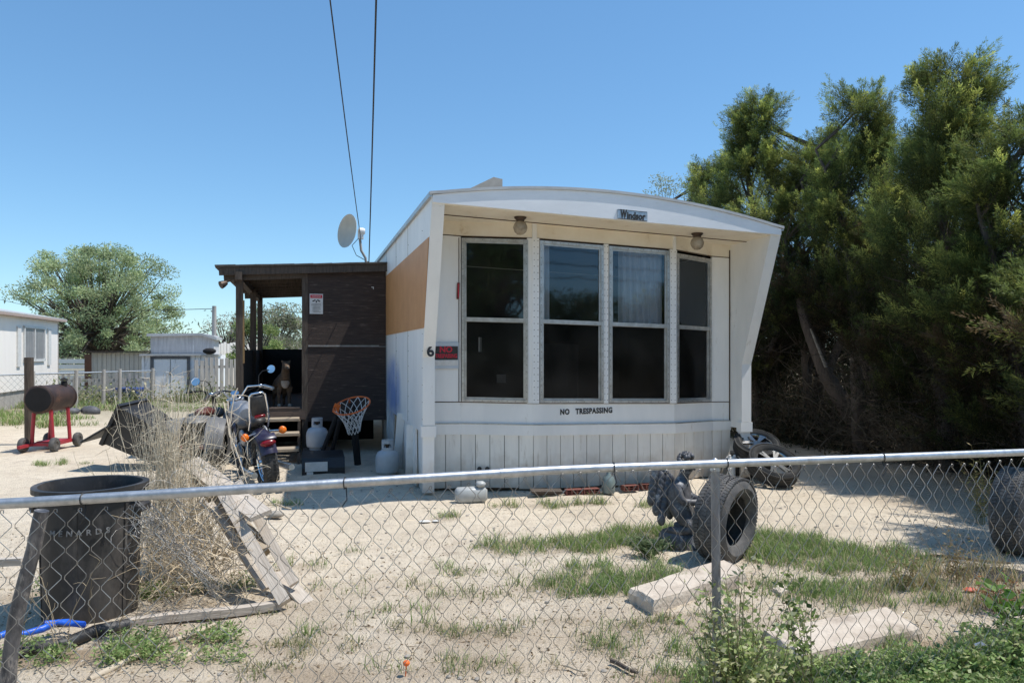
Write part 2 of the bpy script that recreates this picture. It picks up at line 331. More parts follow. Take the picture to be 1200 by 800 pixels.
def npmesh(name, V, loops, starts, cols, m, parent=None):
    me = bpy.data.meshes.new(name); me.vertices.add(len(V)); me.vertices.foreach_set('co', V.astype(np.float32).ravel())
    me.loops.add(len(loops)); me.loops.foreach_set('vertex_index', loops.astype(np.int32))
    me.polygons.add(len(starts)); me.polygons.foreach_set('loop_start', starts.astype(np.int32))
    me.update(calc_edges=True)
    if cols is not None:
        a = me.color_attributes.new('Col', 'FLOAT_COLOR', 'POINT'); a.data.foreach_set('color', np.concatenate([cols, np.ones((len(cols),1))],1).astype(np.float32).ravel())
    return addmesh(name, me, m, parent)
def unit(v): return v/np.maximum(np.linalg.norm(v,axis=1,keepdims=True),1e-9)
def leaves(name, C, D, L, W, cols, m=None, parent=None):     # diamond leaves: base C, direction D, lengths L, widths W
    n = len(C); D = unit(D); S = unit(np.cross(D, NR.normal(size=(n,3)))); L = np.broadcast_to(L,(n,))[:,None]; W = np.broadcast_to(W,(n,))[:,None]
    U = np.cross(D,S)
    V = np.stack([C, C+D*L*0.5+S*W*0.5+U*W*0.12, C+D*L, C+D*L*0.5-S*W*0.5+U*W*0.12],1).reshape(-1,3)
    return npmesh(name, V, np.arange(4*n), np.arange(n)*4, np.repeat(cols,4,0), m or LEAF, parent)
def blades(name, B, H, W, bend, cols, m=None, parent=None):  # grass blades
    n = len(B); a = NR.uniform(0,2*np.pi,n); s = np.stack([np.cos(a),np.sin(a),0*a],1); a2 = NR.uniform(0,2*np.pi,n); d = np.stack([np.cos(a2),np.sin(a2),0*a2],1)
    H = H[:,None]; W = W[:,None]; bend = bend[:,None]; z = np.array([[0,0,1.0]])
    mid = B+z*H*0.55+d*H*bend*0.35; tip = B+z*H*(1-0.35*bend)+d*H*bend
    V = np.stack([B-s*W/2,B+s*W/2,mid+s*W*0.4,tip,mid-s*W*0.4],1).reshape(-1,3)
    i = np.arange(n)[:,None]*5
    lp = np.concatenate([i,i+1,i+2,i+4, i+4,i+2,i+3],1).ravel(); st = (np.arange(n)[:,None]*7+np.array([[0,4]])).ravel()
    sh = np.array([0.7,0.7,1,1.15,1])[None,:,None]
    cc = (cols[:,None,:]*sh).reshape(-1,3)
    return npmesh(name, V, lp, st, cc, m or LEAF, parent)
def vary(c, n, amt=0.25, alt=None, pa=0.3):
    c = np.array(c)[None,:]*np.ones((n,1))
    if alt is not None:
        k = NR.random(n) < pa; c[k] = np.array(alt)
    return c*(1+NR.normal(size=(n,1))*amt).clip(0.35,2)
def twigs(name, strands, m, parent=None, n=3, col=(0.45,0.38,0.28), amt=0.25):
    V = []; Fc = []; Cc = []
    mb = MB(); cols = []
    for pts, r in strands:
        b = len(mb.v); k = len(pts); mb.tube(pts, [r*(1-0.6*i/(k-1)) for i in range(k)], n, cap=False)
        c = np.array(col)*max(0.4, 1+random.gauss(0,amt)); cols += [c]*(len(mb.v)-b)
    V = np.array(mb.v); lp = np.array(mb.f).ravel(); st = np.arange(len(mb.f))*4
    return npmesh(name, V, lp, st, np.array(cols), m, parent)
def wander(p, d, L, k=7, j=0.25, g=0.0):
    pts = [Vector(p)]; d = Vector(d).normalized()
    for i in range(k):
        d = (d+Vector((random.gauss(0,j),random.gauss(0,j),random.gauss(0,j)+g))).normalized(); pts.append(pts[-1]+d*(L/k))
    return pts
def text(s, size, m, parent=None, name='lettering', loc=(0,0,0), rot=(R(90),0,0), ext=0.0015, bold=0.0, sx=1.0, align='CENTER', space=1.0):
    cu = bpy.data.curves.new(name, 'FONT'); cu.body = s; cu.size = size; cu.align_x = align; cu.align_y = 'CENTER'; cu.extrude = ext; cu.offset = bold; cu.space_character = space
    cu.resolution_u = 3
    t = bpy.data.objects.new('tmp_text', cu); COL.objects.link(t); dg = bpy.context.evaluated_depsgraph_get(); me = bpy.data.meshes.new_from_object(t.evaluated_get(dg))
    bpy.data.objects.remove(t); me.name = name; me.materials.clear()
    for v in me.vertices: v.co.x *= sx
    o = addmesh(name, me, m, parent); o.location = loc; o.rotation_euler = rot; return o
def skin(name, nodes, edges, m, parent=None, sub=2, root=0):
    me = bpy.data.meshes.new(name); me.from_pydata([n[0] for n in nodes], edges, [])
    o = bpy.data.objects.new(name, me); COL.objects.link(o); md = o.modifiers.new('Skin','SKIN')
    sk = me.skin_vertices[0].data
    for i,n in enumerate(nodes):
        r = n[1]; sk[i].radius = (r,r) if not isinstance(r,tuple) else r; sk[i].use_root = (i == root)
    md.use_smooth_shade = True; sb = o.modifiers.new('Sub','SUBSURF'); sb.levels = sub; sb.render_levels = sub
    dg = bpy.context.evaluated_depsgraph_get(); dg.update(); m2 = bpy.data.meshes.new_from_object(o.evaluated_get(dg)); bpy.data.objects.remove(o); m2.name = name
    m2.materials.clear(); m2.polygons.foreach_set('use_smooth',[True]*len(m2.polygons)); return addmesh(name, m2, m, parent)

# ------------------------------------------------------------------ camera, sky, sun
cam = bpy.data.cameras.new('camera'); co = bpy.data.objects.new('camera', cam); COL.objects.link(co)
co.location = (0,0,EYE); co.rotation_euler = (R(90),0,0); cam.sensor_width = 36; cam.lens = F/1200*36; cam.shift_y = (HY-400)/1200; cam.clip_start = 0.05; cam.clip_end = 3000
sc.camera = co
sv = Vector((0.468,-0.001,1.0)).normalized(); elev = math.asin(sv.z); 
w = bpy.data.worlds.new('World'); sc.world = w; w.use_nodes = True; wn = w.node_tree.nodes; bg = wn['Background']
sky = wn.new('ShaderNodeTexSky'); sky.sky_type = 'NISHITA'; sky.sun_disc = False; sky.sun_elevation = elev; sky.sun_rotation = math.atan2(sv.x, sv.y)
sky.altitude = 200; sky.air_density = 1.0; sky.dust_density = 0.0; sky.ozone_density = 2.0
gm = wn.new('ShaderNodeGamma'); gm.inputs[1].default_value = 0.75; tn = wn.new('ShaderNodeMix'); tn.data_type = 'RGBA'; tn.blend_type = 'MULTIPLY'; tn.inputs[0].default_value = 1; tn.inputs[7].default_value = (0.86,1.10,1.27,1); hs = wn.new('ShaderNodeHueSaturation'); hs.inputs['Saturation'].default_value = 1.1; hs.inputs['Value'].default_value = 1.33; w.node_tree.links.new(sky.outputs[0], gm.inputs[0]); w.node_tree.links.new(gm.outputs[0], tn.inputs[6]); w.node_tree.links.new(tn.outputs[2], hs.inputs['Color']); w.node_tree.links.new(hs.outputs[0], bg.inputs[0]); bg.inputs[1].default_value = 0.15
sl = bpy.data.lights.new('sun','SUN'); so = bpy.data.objects.new('sun', sl); COL.objects.link(so); sl.energy = 5.0; sl.angle = R(0.5); sl.color = (1,0.965,0.905)
so.rotation_euler = (-sv).to_track_quat('-Z','Y').to_euler(); so.location = (5,2,12)
sc.view_settings.view_transform = 'Standard'; sc.view_settings.look = 'None'; sc.view_settings.exposure = 0

# ------------------------------------------------------------------ ground
# weed patches: (px,py) centre -> world, radii, density weight, kind
PATCH = []
def patch(px, py, rx, ry, dens, kind='green', rot=0.0):
    x,y = G(px,py); PATCH.append((x,y,rx,ry,dens,kind,rot))
patch(615,642,0.42,0.13,1.0); patch(700,640,0.38,0.20,0.9); patch(770,632,0.60,0.34,1.3,'lush'); patch(655,648,0.6,0.18,0.6); patch(720,680,0.5,0.3,0.7); patch(690,688,0.45,0.22,1.0); patch(750,690,0.3,0.25,0.8)
patch(905,640,0.50,0.42,1.3,'lush'); patch(985,655,0.70,0.38,1.2,'lush'); patch(1020,695,0.6,0.25,0.8,'green'); patch(1040,680,0.40,0.25,0.7,'mixed'); patch(930,690,0.3,0.2,0.8); patch(800,735,0.4,0.18,0.7,'mixed'); patch(1110,700,0.5,0.25,0.9,'dry'); patch(1160,680,0.5,0.3,0.9,'dry')
patch(535,668,0.28,0.10,0.35); patch(560,700,0.30,0.12,0.35,'mixed'); patch(500,740,0.28,0.12,0.5,'mixed'); patch(560,745,0.4,0.12,0.35,'mixed'); patch(600,780,0.4,0.1,0.3,'mixed'); patch(620,690,0.2,0.1,0.3)
patch(350,665,0.14,0.10,0.5); patch(375,690,0.10,0.06,0.4); patch(430,725,0.10,0.05,0.4); patch(415,645,0.1,0.08,0.3)
patch(525,608,0.14,0.14,0.6); patch(592,592,0.14,0.10,0.7); patch(640,592,0.22,0.12,0.8); patch(690,590,0.3,0.10,0.6); patch(755,592,0.14,0.14,0.5); patch(330,590,0.2,0.12,0.5)
patch(1130,800,0.7,0.22,1.6,'broad'); patch(960,805,0.5,0.12,1.3,'broad'); patch(880,790,0.35,0.16,1.3,'green'); patch(800,795,0.25,0.1,0.8,'green'); patch(1180,755,0.36,0.18,1.3,'broad'); patch(1040,800,0.42,0.10,1.2,'broad'); patch(980,815,0.4,0.10,1.0,'broad'); patch(870,800,0.20,0.10,0.9,'broad'); patch(1160,820,0.6,0.15,1.4,'broad'); patch(1100,760,0.35,0.14,0.9,'green'); patch(1000,800,0.6,0.12,1.0,'green'); patch(850,760,0.3,0.15,0.7,'green')
patch(95,775,0.42,0.11,1.0,'broad'); patch(210,755,0.30,0.10,0.9,'broad'); patch(40,780,0.3,0.08,0.9,'broad'); patch(230,780,0.35,0.1,0.5,'broad'); patch(190,692,0.22,0.14,1.0,'broad'); patch(265,688,0.22,0.14,0.4,'broad'); patch(310,760,0.35,0.16,0.5,'mixed'); patch(370,790,0.4,0.12,0.4,'mixed'); patch(60,700,0.4,0.15,0.7,'broad')
patch(30,498,1.6,0.7,0.35); patch(75,545,0.5,0.2,0.3); patch(10,490,2.0,0.8,0.4); patch(180,480,3.0,1.2,0.2); patch(60,478,3.0,1.6,0.25)
_r = random.Random(5)
for _ in range(46): patch(_r.uniform(300,1000),_r.uniform(640,800),_r.uniform(.10,.32),_r.uniform(.05,.12),_r.uniform(.12,.32),_r.choice(('mixed','mixed','green')))
def infl(x, y, kinds=None):
    s = np.zeros_like(x)
    for (cx,cy,rx,ry,d,k,rt) in PATCH:
        if cy > 12: continue
        s = np.maximum(s, np.clip(1.25-((x-cx)/rx)**2*0.9-((y-cy)/ry)**2*0.9,0,1)*min(1,d))
    return s
def axis(fine0, fine1, step, far0, far1):
    a = list(np.arange(fine0, fine1, step)); s = step; x = fine1
    while x < far1: a.append(x); s *= 1.25; x += s
    a.append(far1); s = step; x = fine0
    pre = []
    while x > far0: x -= s; s *= 1.25; pre.append(max(x,far0))
    return np.array(sorted(set(pre+a)))
xs = axis(-4, 6, 0.05, -700, 700); ys = axis(2.4, 9.5, 0.05, -200, 1500)
XX,YY = np.meshgrid(xs, ys); fade = np.clip(1-(np.hypot(XX,YY-6)-14)/20,0,1)
hn = gzn(XX,YY)*fade + infl(XX,YY)*0.012*fade + NR.normal(size=XX.shape)*0.0025*((np.abs(XX)<7)&(YY<11)&(YY>2))
ZZ = hn; nx,ny = len(xs),len(ys); V = np.stack([XX,YY,ZZ],-1).reshape(-1,3)
i,j = np.meshgrid(np.arange(nx-1), np.arange(ny-1)); q = (j*nx+i).ravel(); lp = np.stack([q,q+1,q+nx+1,q+nx],1).ravel()
grass_far = np.clip((np.hypot(XX,YY)-17)/8,0,1)*0.75
cols = np.stack([infl(XX,YY)*0.7+0.62*np.clip((5.5-YY)/1.5,0,1)*(0.6+0.4*np.sin(XX*2.1+YY*3)*np.sin(XX*5.3-YY*1.7))+0.55*np.clip((XX-3.6)/0.8,0,1)*np.clip((YY-6.8)/1,0,1)*(YY<16), grass_far, 0*XX],-1).reshape(-1,3)  # right-hand term paints juniper shade onto the ground
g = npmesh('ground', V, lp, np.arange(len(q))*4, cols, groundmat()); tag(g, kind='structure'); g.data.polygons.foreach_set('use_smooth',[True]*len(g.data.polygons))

# ------------------------------------------------------------------ grass, weeds, litter of straw and pebbles
KB = {'green':[],'lush':[],'mixed':[],'dry':[],'broad':[]}
for (cx,cy,rx,ry,d,k,rt) in PATCH:
    area = math.pi*rx*ry; far = cy > 12
    n = int(area*d*{'green':5200,'lush':6800,'mixed':3600,'dry':2400,'broad':1500}[k]*(0.12 if far else 1))
    a = NR.uniform(0,2*np.pi,n); r = NR.power(1.6,n)*1.12
    # clump them
    nc = max(4,int(n/55)); ca = NR.uniform(0,2*np.pi,nc); cr = np.sqrt(NR.random(nc)); ci = NR.integers(0,nc,n)
    x = cx+rx*(cr*np.cos(ca))[ci]+NR.normal(size=n)*0.042*(4 if far else 1); y = cy+ry*(cr*np.sin(ca))[ci]+NR.normal(size=n)*0.036*(4 if far else 1)
    KB[k].append(np.stack([x,y,gzn(x,y)*(0 if far else 1)+0.004,(2.2 if far else 1.0)*NR.uniform(.45,1.2,nc)[ci]],1))
def gblades(name, A, h0, h1, w, base, alt, pa, bend, label, keep=None):
    A = A[(A[:,1] > 2.0)]
    n = len(A); H = NR.uniform(h0,h1,n)*A[:,3]; W = w*NR.uniform(0.6,1.3,n)*np.where(A[:,1]>11,3.5,1.0)
    o = blades(name, A[:,:3], H, W, NR.uniform(0.15,0.9,n), vary(base,n,0.22,alt,pa)); tag(o,label,'grass',kind='stuff')
allg = np.concatenate(KB['green']+KB['lush'])
gblades('grass', allg, 0.03,0.135,0.0044,(0.24,0.34,0.11),(0.55,0.50,0.30),0.20,None,'green grass tufts growing through the bare yard dirt')
gblades('sparse_grass', np.concatenate(KB['mixed']), 0.02,0.07,0.005,(0.22,0.27,0.11),(0.55,0.48,0.30),0.5,None,'thin half dry grass scattered over the dirt')
gblades('dry_grass', np.concatenate(KB['dry']), 0.04,0.20,0.0045,(0.52,0.42,0.25),(0.20,0.26,0.09),0.3,None,'straw coloured dry grass at the right side of the yard')
A = np.concatenate(KB['broad']); A = A[A[:,1]>2.0]; n = len(A); A2 = np.repeat(A[:,:3],7,0); n2 = len(A2)
A2 = A2+NR.normal(size=(n2,3))*np.array([0.022,0.022,0]); A2[:,2] += NR.power(1.0,n2)*0.075
D = NR.normal(size=(n2,3)); D[:,2] = np.abs(D[:,2])*0.5+0.1
tag(leaves('ground_cover', A2, D, NR.uniform(0.012,0.036,n2), NR.uniform(0.006,0.016,n2), vary((0.27,0.37,0.13),n2,0.28,(0.42,0.44,0.22),0.22)),'low broad leaved weeds spreading along the fence foot','ground cover',kind='stuff')
# straw and chips
n = 30000; x = NR.uniform(-4.5,6,n); y = 2.6+NR.random(n)**1.4*6.5; B = np.stack([x,y,gzn(x,y)+0.004],1); a = NR.uniform(0,2*np.pi,n); D = np.stack([np.cos(a),np.sin(a),NR.uniform(-.02,.12,n)],1)
pr = infl(x,y)+0.30*(y<5.3)+0.20; k = NR.random(n) < pr; B,D = B[k],D[k]; n = len(B)
tag(leaves('straw_litter', B, D, NR.uniform(0.02,0.10,n)*NR.random(n)+0.015, NR.uniform(0.002,0.006,n), vary((0.60,0.50,0.34),n,0.3,(0.20,0.15,0.10),0.35)),'bits of dry straw and leaf scattered on the dirt','straw',kind='stuff')
n = 9000; x = NR.uniform(-4.5,5,n); y = 2.7+NR.random(n)**1.6*3.6; B = np.stack([x,y,gzn(x,y)+0.006],1); a = NR.uniform(0,2*np.pi,n); D = np.stack([np.cos(a),np.sin(a),NR.uniform(-.02,.25,n)],1)
tag(leaves('leaf_litter', B, D, NR.uniform(0.010,0.030,n), NR.uniform(0.005,0.014,n), vary((0.26,0.19,0.12),n,0.35,(0.48,0.40,0.27),0.35)),'small brown dead leaves and chips in the near dirt','leaf litter',kind='stuff')
mb = MB()
for _ in range(2200):
    x = random.uniform(-4.5,6); y = random.uniform(2.8,10); r = random.choice([0.004,0.004,0.005,0.006,0.008,0.013]); mb.ball((x,y,gz(x,y)+r*0.3), r, 6, (random.uniform(.8,1.5),random.uniform(.8,1.3),0.6))
tag(mb.build('gravel', M_rock, smooth=60),'small pale pebbles strewn over the dirt yard','gravel',kind='stuff')

# ------------------------------------------------------------------ MOBILE HOME
def skirtm(*a, **k): m = mat(*a, **k); splash(m, 0.0, 0.42, (0.42,0.33,0.24), 0.85); return m
W = 4.14; BL = 0.26
def tilt(v): x,y,z = v; return (x, y, z - x*(0.010+0.0085*z)*min(1,z/0.3+0.3))
home = empty('mobile_home', (OX,OY,0), TH); tag(home,'old white single-wide mobile home with flared front and four tall bay windows','mobile home')
PLAN = [(0.12,BL),(0.48,BL),(1.275,0.0),(3.08,0.0),(3.754,BL),(4.02,BL)]
def off(plan, d):                                            # offset plan towards the street by d
    out = []
    for i,(x,y) in enumerate(plan):
        a = plan[max(i-1,0)]; c = plan[min(i+1,len(plan)-1)]
        t0 = Vector((x-a[0],y-a[1])) if i else Vector((c[0]-x,c[1]-y)); t1 = Vector((c[0]-x,c[1]-y)) if i < len(plan)-1 else t0
        t0.normalize(); t1.normalize(); t = (t0+t1).normalized(); n = Vector((t.y,-t.x)); s = d/max(0.5,n.dot(Vector((t0.y,-t0.x))))
        out.append((x+n.x*s, y+n.y*s))
    out[0] = (plan[0][0], plan[0][1]-d); out[-1] = (plan[-1][0], plan[-1][1]-d)
    return out
def ribbon(mb, z0, z1, d, th=0.03, plan=PLAN, zsub=1):
    o = off(plan,d); i_ = off(plan,d-th)
    for k in range(len(plan)-1):
        vs = []
        for z in (z0,z1): vs += [(*o[k],z),(*o[k+1],z),(*i_[k+1],z),(*i_[k],z)]
        mb.add(vs, [(0,1,5,4),(2,3,7,6),(4,5,6,7),(3,2,1,0),(0,4,7,3),(1,2,6,5)])
H = lambda mb,name,m,sm=False,parent=home: mb.build(name, m, parent, sm, tilt)
# --- side walls (with flared wing)
def wing(z_b=0.70):
    return [(0.0,z_b),(16,z_b),(16,3.20),(-0.60,3.20),(-0.585,3.12),(0.0,1.54)]
for (x0,x1,nm) in ((0,0.12,'side_wall'),(4.02,4.14,'side_wall')):
    mb = MB(); mb.prism(wing(), x0, x1,'x'); mb.cur = 1
    for b in (0.05,1.17,2.39):
        for k in range(12): mb.ball(((-0.002 if x0 == 0 else 4.142),b,0.85+k*0.19),0.0045,5)
    H(mb,nm,[M_side,M_gap])
mb = MB()                                                   # joints and screws on the left flank
for b in (1.22,2.44,3.66): mb.box((-0.001,b,1.95),(0.005,0.006,2.45))
H(mb,'siding_joint',M_greyint)
mb = MB()
def flank(b): return -(1.54-2.27)/1
mb.prism([(-0.10,1.86),(16,1.86),(16,2.80),(-0.42,2.80)],-0.009,-0.0035,'x'); 
H(mb,'orange_band',M_orange)
mb = MB()                                                   # roof drip edge on the left side
mb.bar((-0.02,-0.62,3.205),(-0.02,16,3.205),0.03,0.05); mb.bar((4.16,-0.62,3.205),(4.16,16,3.205),0.03,0.05); H(mb,'drip_edge',M_alu)
# wing cover trims (front faces of the wings)
for x in (0.06,4.08):
    mb = MB()
    mb.bar((x,-0.607,3.19),(x,-0.590,3.10),0.135,0.012,(0,1,0)); mb.bar((x,-0.590,3.10),(x,-0.008,1.54),0.135,0.012,(0,1,0)); mb.bar((x,-0.008,1.54),(x,-0.008,0.79),0.135,0.012,(0,1,0))
    H(mb,'wing_trim',M_white)
# --- front wall panels, windows
ZS, ZT = 1.03, 2.95
mb = MB(); ribbon(mb,0.78,ZS,0.0); H(mb,'lower_panel',M_white)
mb = MB(); ribbon(mb,ZT,3.12,0.0); H(mb,'header_panel',M_cream)
for (p,q) in ((PLAN[0],PLAN[1]),(PLAN[4],PLAN[5])):
    mb = MB(); mb.box(((p[0]+q[0])/2,p[1]+0.015,(ZS+ZT)/2),(q[0]-p[0],0.03,ZT-ZS)); H(mb,'wall_panel',M_white)
mb = MB(); ribbon(mb,ZT-0.004,ZT+0.006,0.004,0.008); ribbon(mb,ZS-0.006,ZS+0.004,0.004,0.008); mb.box((0.128,BL-0.004,1.9),(0.008,0.006,2.3)); mb.box((4.012,BL-0.004,1.9),(0.014,0.006,2.3))
mb.box((0.455,BL-0.002,1.98),(0.008,0.006,1.9))
H(mb,'panel_joint',M_gap)
def window(p, q, e0, e1, zt):
    p = Vector((*p,0)); q = Vector((*q,0)); t = (q-p).normalized(); nrm = Vector((t.y,-t.x,0)); L = (q-p).length
    a = p+t*e0; b = q-t*e1; w = (b-a).length
    def pt(u, z, d): r = a+t*u+nrm*d; return (r.x,r.y,z)
    fr = MB(); g = 0.032; z0,z1 = ZS+0.005, zt
    def strip(u0,u1,za,zb,d0,d1,m):
        vs = [pt(u0,za,d0),pt(u1,za,d0),pt(u1,za,d1),pt(u0,za,d1),pt(u0,zb,d0),pt(u1,zb,d0),pt(u1,zb,d1),pt(u0,zb,d1)]
        m.add(vs,[(3,2,1,0),(4,5,6,7),(0,1,5,4),(2,3,7,6),(0,4,7,3),(1,2,6,5)])
    strip(0,w,z0,z0+g,-0.05,0.022,fr); strip(0,w,z1-g,z1,-0.05,0.022,fr); strip(0,g,z0+g,z1-g,-0.05,0.022,fr); strip(w-g,w,z0+g,z1-g,-0.05,0.022,fr)
    fr.cur = 1
    for k in range(24):
        z = z0+0.05+k*(z1-z0-0.1)/23
        for u in (g*0.5,w-g*0.5): fr.ball(pt(u,z,0.022),0.0045,6)
    for k in range(8):
        u = 0.05+k*(w-0.1)/7
        for z in (z0+g/2,z1-g/2): fr.ball(pt(u,z,0.022),0.0045,6)
    f = H(fr,'window',[M_alu,M_gap])
    zm = 1.985; s = MB(); e = 0.022
    for (za,zb,d) in ((zm,z1-g,0.004),(z0+g,zm+0.0,-0.008)):
        strip(g,w-g,za,za+e,d-0.02,d,s); strip(g,w-g,zb-e,zb,d-0.02,d,s); strip(g,g+e,za+e,zb-e,d-0.02,d,s); strip(w-g-e,w-g,za+e,zb-e,d-0.02,d,s)
    s2 = H(s,'sash',M_alu,False,f)
    for (za,zb,d,m) in ((zm+e,z1-g-e,-0.006,M_glass),(z0+g+e,zm-e,-0.02,M_screen)):
        pm = MB(); pm.add([pt(g+e,za,d),pt(w-g-e,za,d),pt(w-g-e,zb,d),pt(g+e,zb,d)],[(0,1,2,3)]); H(pm,'pane',m,False,f)
    pm = MB(); strip(g,w-g,zm-0.018,zm+0.028,0.0045,0.016,pm); H(pm,'meeting_rail',M_alu,False,f)
    return pt
pt1 = window(PLAN[1],PLAN[2],0.01,0.06,2.93); 
mid = ((PLAN[2][0]+PLAN[3][0])/2,0.0)
pt2 = window(PLAN[2],mid,0.075,0.035,2.93); pt3 = window(mid,PLAN[3],0.035,0.075,2.93); pt4 = window(PLAN[3],PLAN[4],0.035,0.03,2.91)
# mullions between windows
mb = MB(); zz = (ZS+ZT)/2; hh = ZT-ZS
mb.box((1.30,0.0,zz),(0.085,0.035,hh)); mb.box((1.235,0.020,zz),(0.06,0.03,hh),Euler((0,0,-0.316)))
mb.box((mid[0],0.004,zz),(0.06,0.03,hh)); mb.box((3.055,0.0,zz),(0.085,0.035,hh)); mb.box((3.10,0.018,zz),(0.04,0.03,hh),Euler((0,0,0.37)))
mb.box((1.285,-0.006,3.03),(0.05,0.03,0.17)); mb.box((3.075,-0.006,3.03),(0.04,0.03,0.17))
mb.cur = 1
for x in (1.28,1.325,mid[0]-0.018,mid[0]+0.018,3.03,3.08):
    for k in range(26): mb.ball((x,-0.018 if abs(x-mid[0])>0.1 else -0.011,ZS+0.04+k*0.074),0.005,6)
H(mb,'mullion',[M_white,M_gap])
# room behind the glass
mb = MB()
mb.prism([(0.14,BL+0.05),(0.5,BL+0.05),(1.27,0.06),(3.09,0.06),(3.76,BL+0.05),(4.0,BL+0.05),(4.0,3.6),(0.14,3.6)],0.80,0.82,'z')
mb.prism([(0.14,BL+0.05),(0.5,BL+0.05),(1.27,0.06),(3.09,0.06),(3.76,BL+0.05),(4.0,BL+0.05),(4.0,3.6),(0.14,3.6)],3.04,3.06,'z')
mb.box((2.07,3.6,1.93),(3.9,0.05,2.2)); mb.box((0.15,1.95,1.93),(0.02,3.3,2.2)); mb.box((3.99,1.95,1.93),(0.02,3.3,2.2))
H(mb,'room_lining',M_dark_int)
def curtain(x0,x1,y,z0,z1,amp=0.02,lam=0.07,name='curtain',m=M_curtain):
    mb = MB(); n = int((x1-x0)/0.012); vs = []
    for z in (z0,(z0+z1)/2,z1):
        for i in range(n+1):
            x = x0+(x1-x0)*i/n; vs.append((x, y+amp*math.sin(x/lam*6.28)+0.3*amp*math.sin(x*40+z*3), z))
    mb.add(vs,[(r*(n+1)+i,r*(n+1)+i+1,(r+1)*(n+1)+i+1,(r+1)*(n+1)+i) for r in range(2) for i in range(n)]); H(mb,name,m,80)
curtain(2.40,2.98,0.12,1.99,2.9,.02,.085); curtain(1.33,1.52,0.15,1.99,2.9,0.015,0.08); curtain(1.55,2.2,0.95,1.0,1.75,0.006,0.3,'chair_back',mat('dark_chair_fabric',(0.10,0.10,0.10),(0.07,0.07,0.07),0.9))
H(one('box',(0.70,0.22,1.70),(0.035,0.012,0.17)),'window_ornament',M_label); H(one('box',(1.0,0.4,1.30),(0.11,0.02,0.10)),'room_object',M_label)
# belt, skirt
mb = MB(); ribbon(mb,0.655,0.775,0.022,0.05)
for (x,y) in ((0.06,0.0),(4.08,0.0)): mb.box((x,y+0.03,0.72),(0.165,0.10,0.125))
H(mb,'belt_trim',M_white)
mb = MB(); ribbon(mb,0.776,0.787,0.026,0.03); mb.cur = 1
H(mb,'belt_flashing',M_alu)
mb = MB(); o = off(PLAN,0.008)
for k in range(len(o)-1):
    p = Vector(o[k]); q = Vector(o[k+1]); L = (q-p).length; nb = max(1,round(L/0.172)); t = (q-p)/L; nn = Vector((t.y,-t.x))
    for i in range(nb):
        a = p+t*(L*i/nb+0.0035); b = p+t*(L*(i+1)/nb-0.0035); dd = random.uniform(0,0.006); z0 = 0.03+random.uniform(-0.01,0.012); z1 = 0.656
        vs = []
        for z in (z0,z1): 
            s_ = dd if z < 0.3 else 0
            vs += [(*(a+nn*s_),z),(*(b+nn*s_),z),(*(b-nn*0.02),z),(*(a-nn*0.02),z)]
        mb.add(vs,[(3,2,1,0),(4,5,6,7),(0,1,5,4),(2,3,7,6),(0,4,7,3),(1,2,6,5)])
H(mb,'skirting_board',skirtm('cream_skirt_paint',(0.86,0.83,0.76),(0.74,0.71,0.65),0.6,ns=3,stretch=(2,2,0.3),c3=(0.36,0.29,0.20),c3s=5,c3lo=0.58,c3hi=0.78))
mb = MB(); ribbon(mb,0.02,0.655,-0.02,0.03); H(mb,'skirt_backing',M_gap)
for x_ in (0.06,4.08): H(one('box',(x_,0.045,0.35),(0.13,0.08,0.62)),'corner_post',M_white)
mb = MB()                                                    # left side skirt, boards leaning off
for i in range(20):
    b = 0.12+i*0.22
    if 2.0 < b < 2.9: continue
    mb = MB(); mb.box((0.02+random.uniform(-.01,.02),b+0.1,0.36),(0.02,0.205,0.68),Euler((0,0.03*random.uniform(-1,1),0))); H(mb,'side_skirt_board',M_side)
H(one('bar',(-0.03,0.9,0.02),(-0.01,0.95,0.70),0.09,0.02,(0,1,0)),'loose_board',M_white); H(one('bar',(-0.06,1.9,0.02),(-0.02,1.75,0.78),0.10,0.02,(0,1,0)),'loose_board',M_white)
# --- roof
def arc(x): return 3.20+0.21*(1-((x-W/2)/(W/2))**2)
N_ = 28
def roofmesh(z_off, x0=-0.03, x1=W+0.03, b0=-0.64, b1=16.0, th=0.03):
    mb = MB(); vs = []
    for b in (b0,b1):
        for i in range(N_+1):
            x = x0+(x1-x0)*i/N_; vs.append((x,b,arc(min(max(x,0),W))+z_off+th)); 
    for b in (b0,b1):
        for i in range(N_+1):
            x = x0+(x1-x0)*i/N_; vs.append((x,b,arc(min(max(x,0),W))+z_off))
    n = N_+1; fs = []
    for i in range(N_):
        fs += [(i,i+1,n+i+1,n+i),(2*n+i+1,2*n+i,3*n+i,3*n+i+1),(i+1,i,2*n+i,2*n+i+1),(n+i,n+i+1,3*n+i+1,3*n+i)]
    fs += [(0,n,3*n,2*n),(n-1,3*n-1,4*n-1,2*n-1)]
    mb.add(vs,fs); return mb
H(roofmesh(0.002),'roof',M_tin,50)
mb = MB(); vs = []
for i in range(N_+1):
    x = W*i/N_; vs += [(x,-0.625,arc(x)),(x,-0.625,3.125)]
for i in range(N_+1):
    x = W*i/N_; vs += [(x,-0.595,arc(x)),(x,-0.595,3.125)]
n = 2*(N_+1); fs = []
for i in range(N_):
    a = 2*i; fs += [(a,a+1,a+3,a+2),(n+a+2,n+a+3,n+a+1,n+a),(a+1,n+a+1,n+a+3,a+3),(a,a+2,n+a+2,n+a)]
fs += [(0,n,n+1,1),(n-2,n-1,2*n-1,2*n-2)]
mb.add(vs,fs); H(mb,'fascia',M_fascia)
mb = MB(); mb.prism([(0.12,-0.594),(4.02,-0.594),(4.02,BL+0.1),(0.12,BL+0.1)],3.115,3.135,'z'); H(mb,'soffit',M_cream)
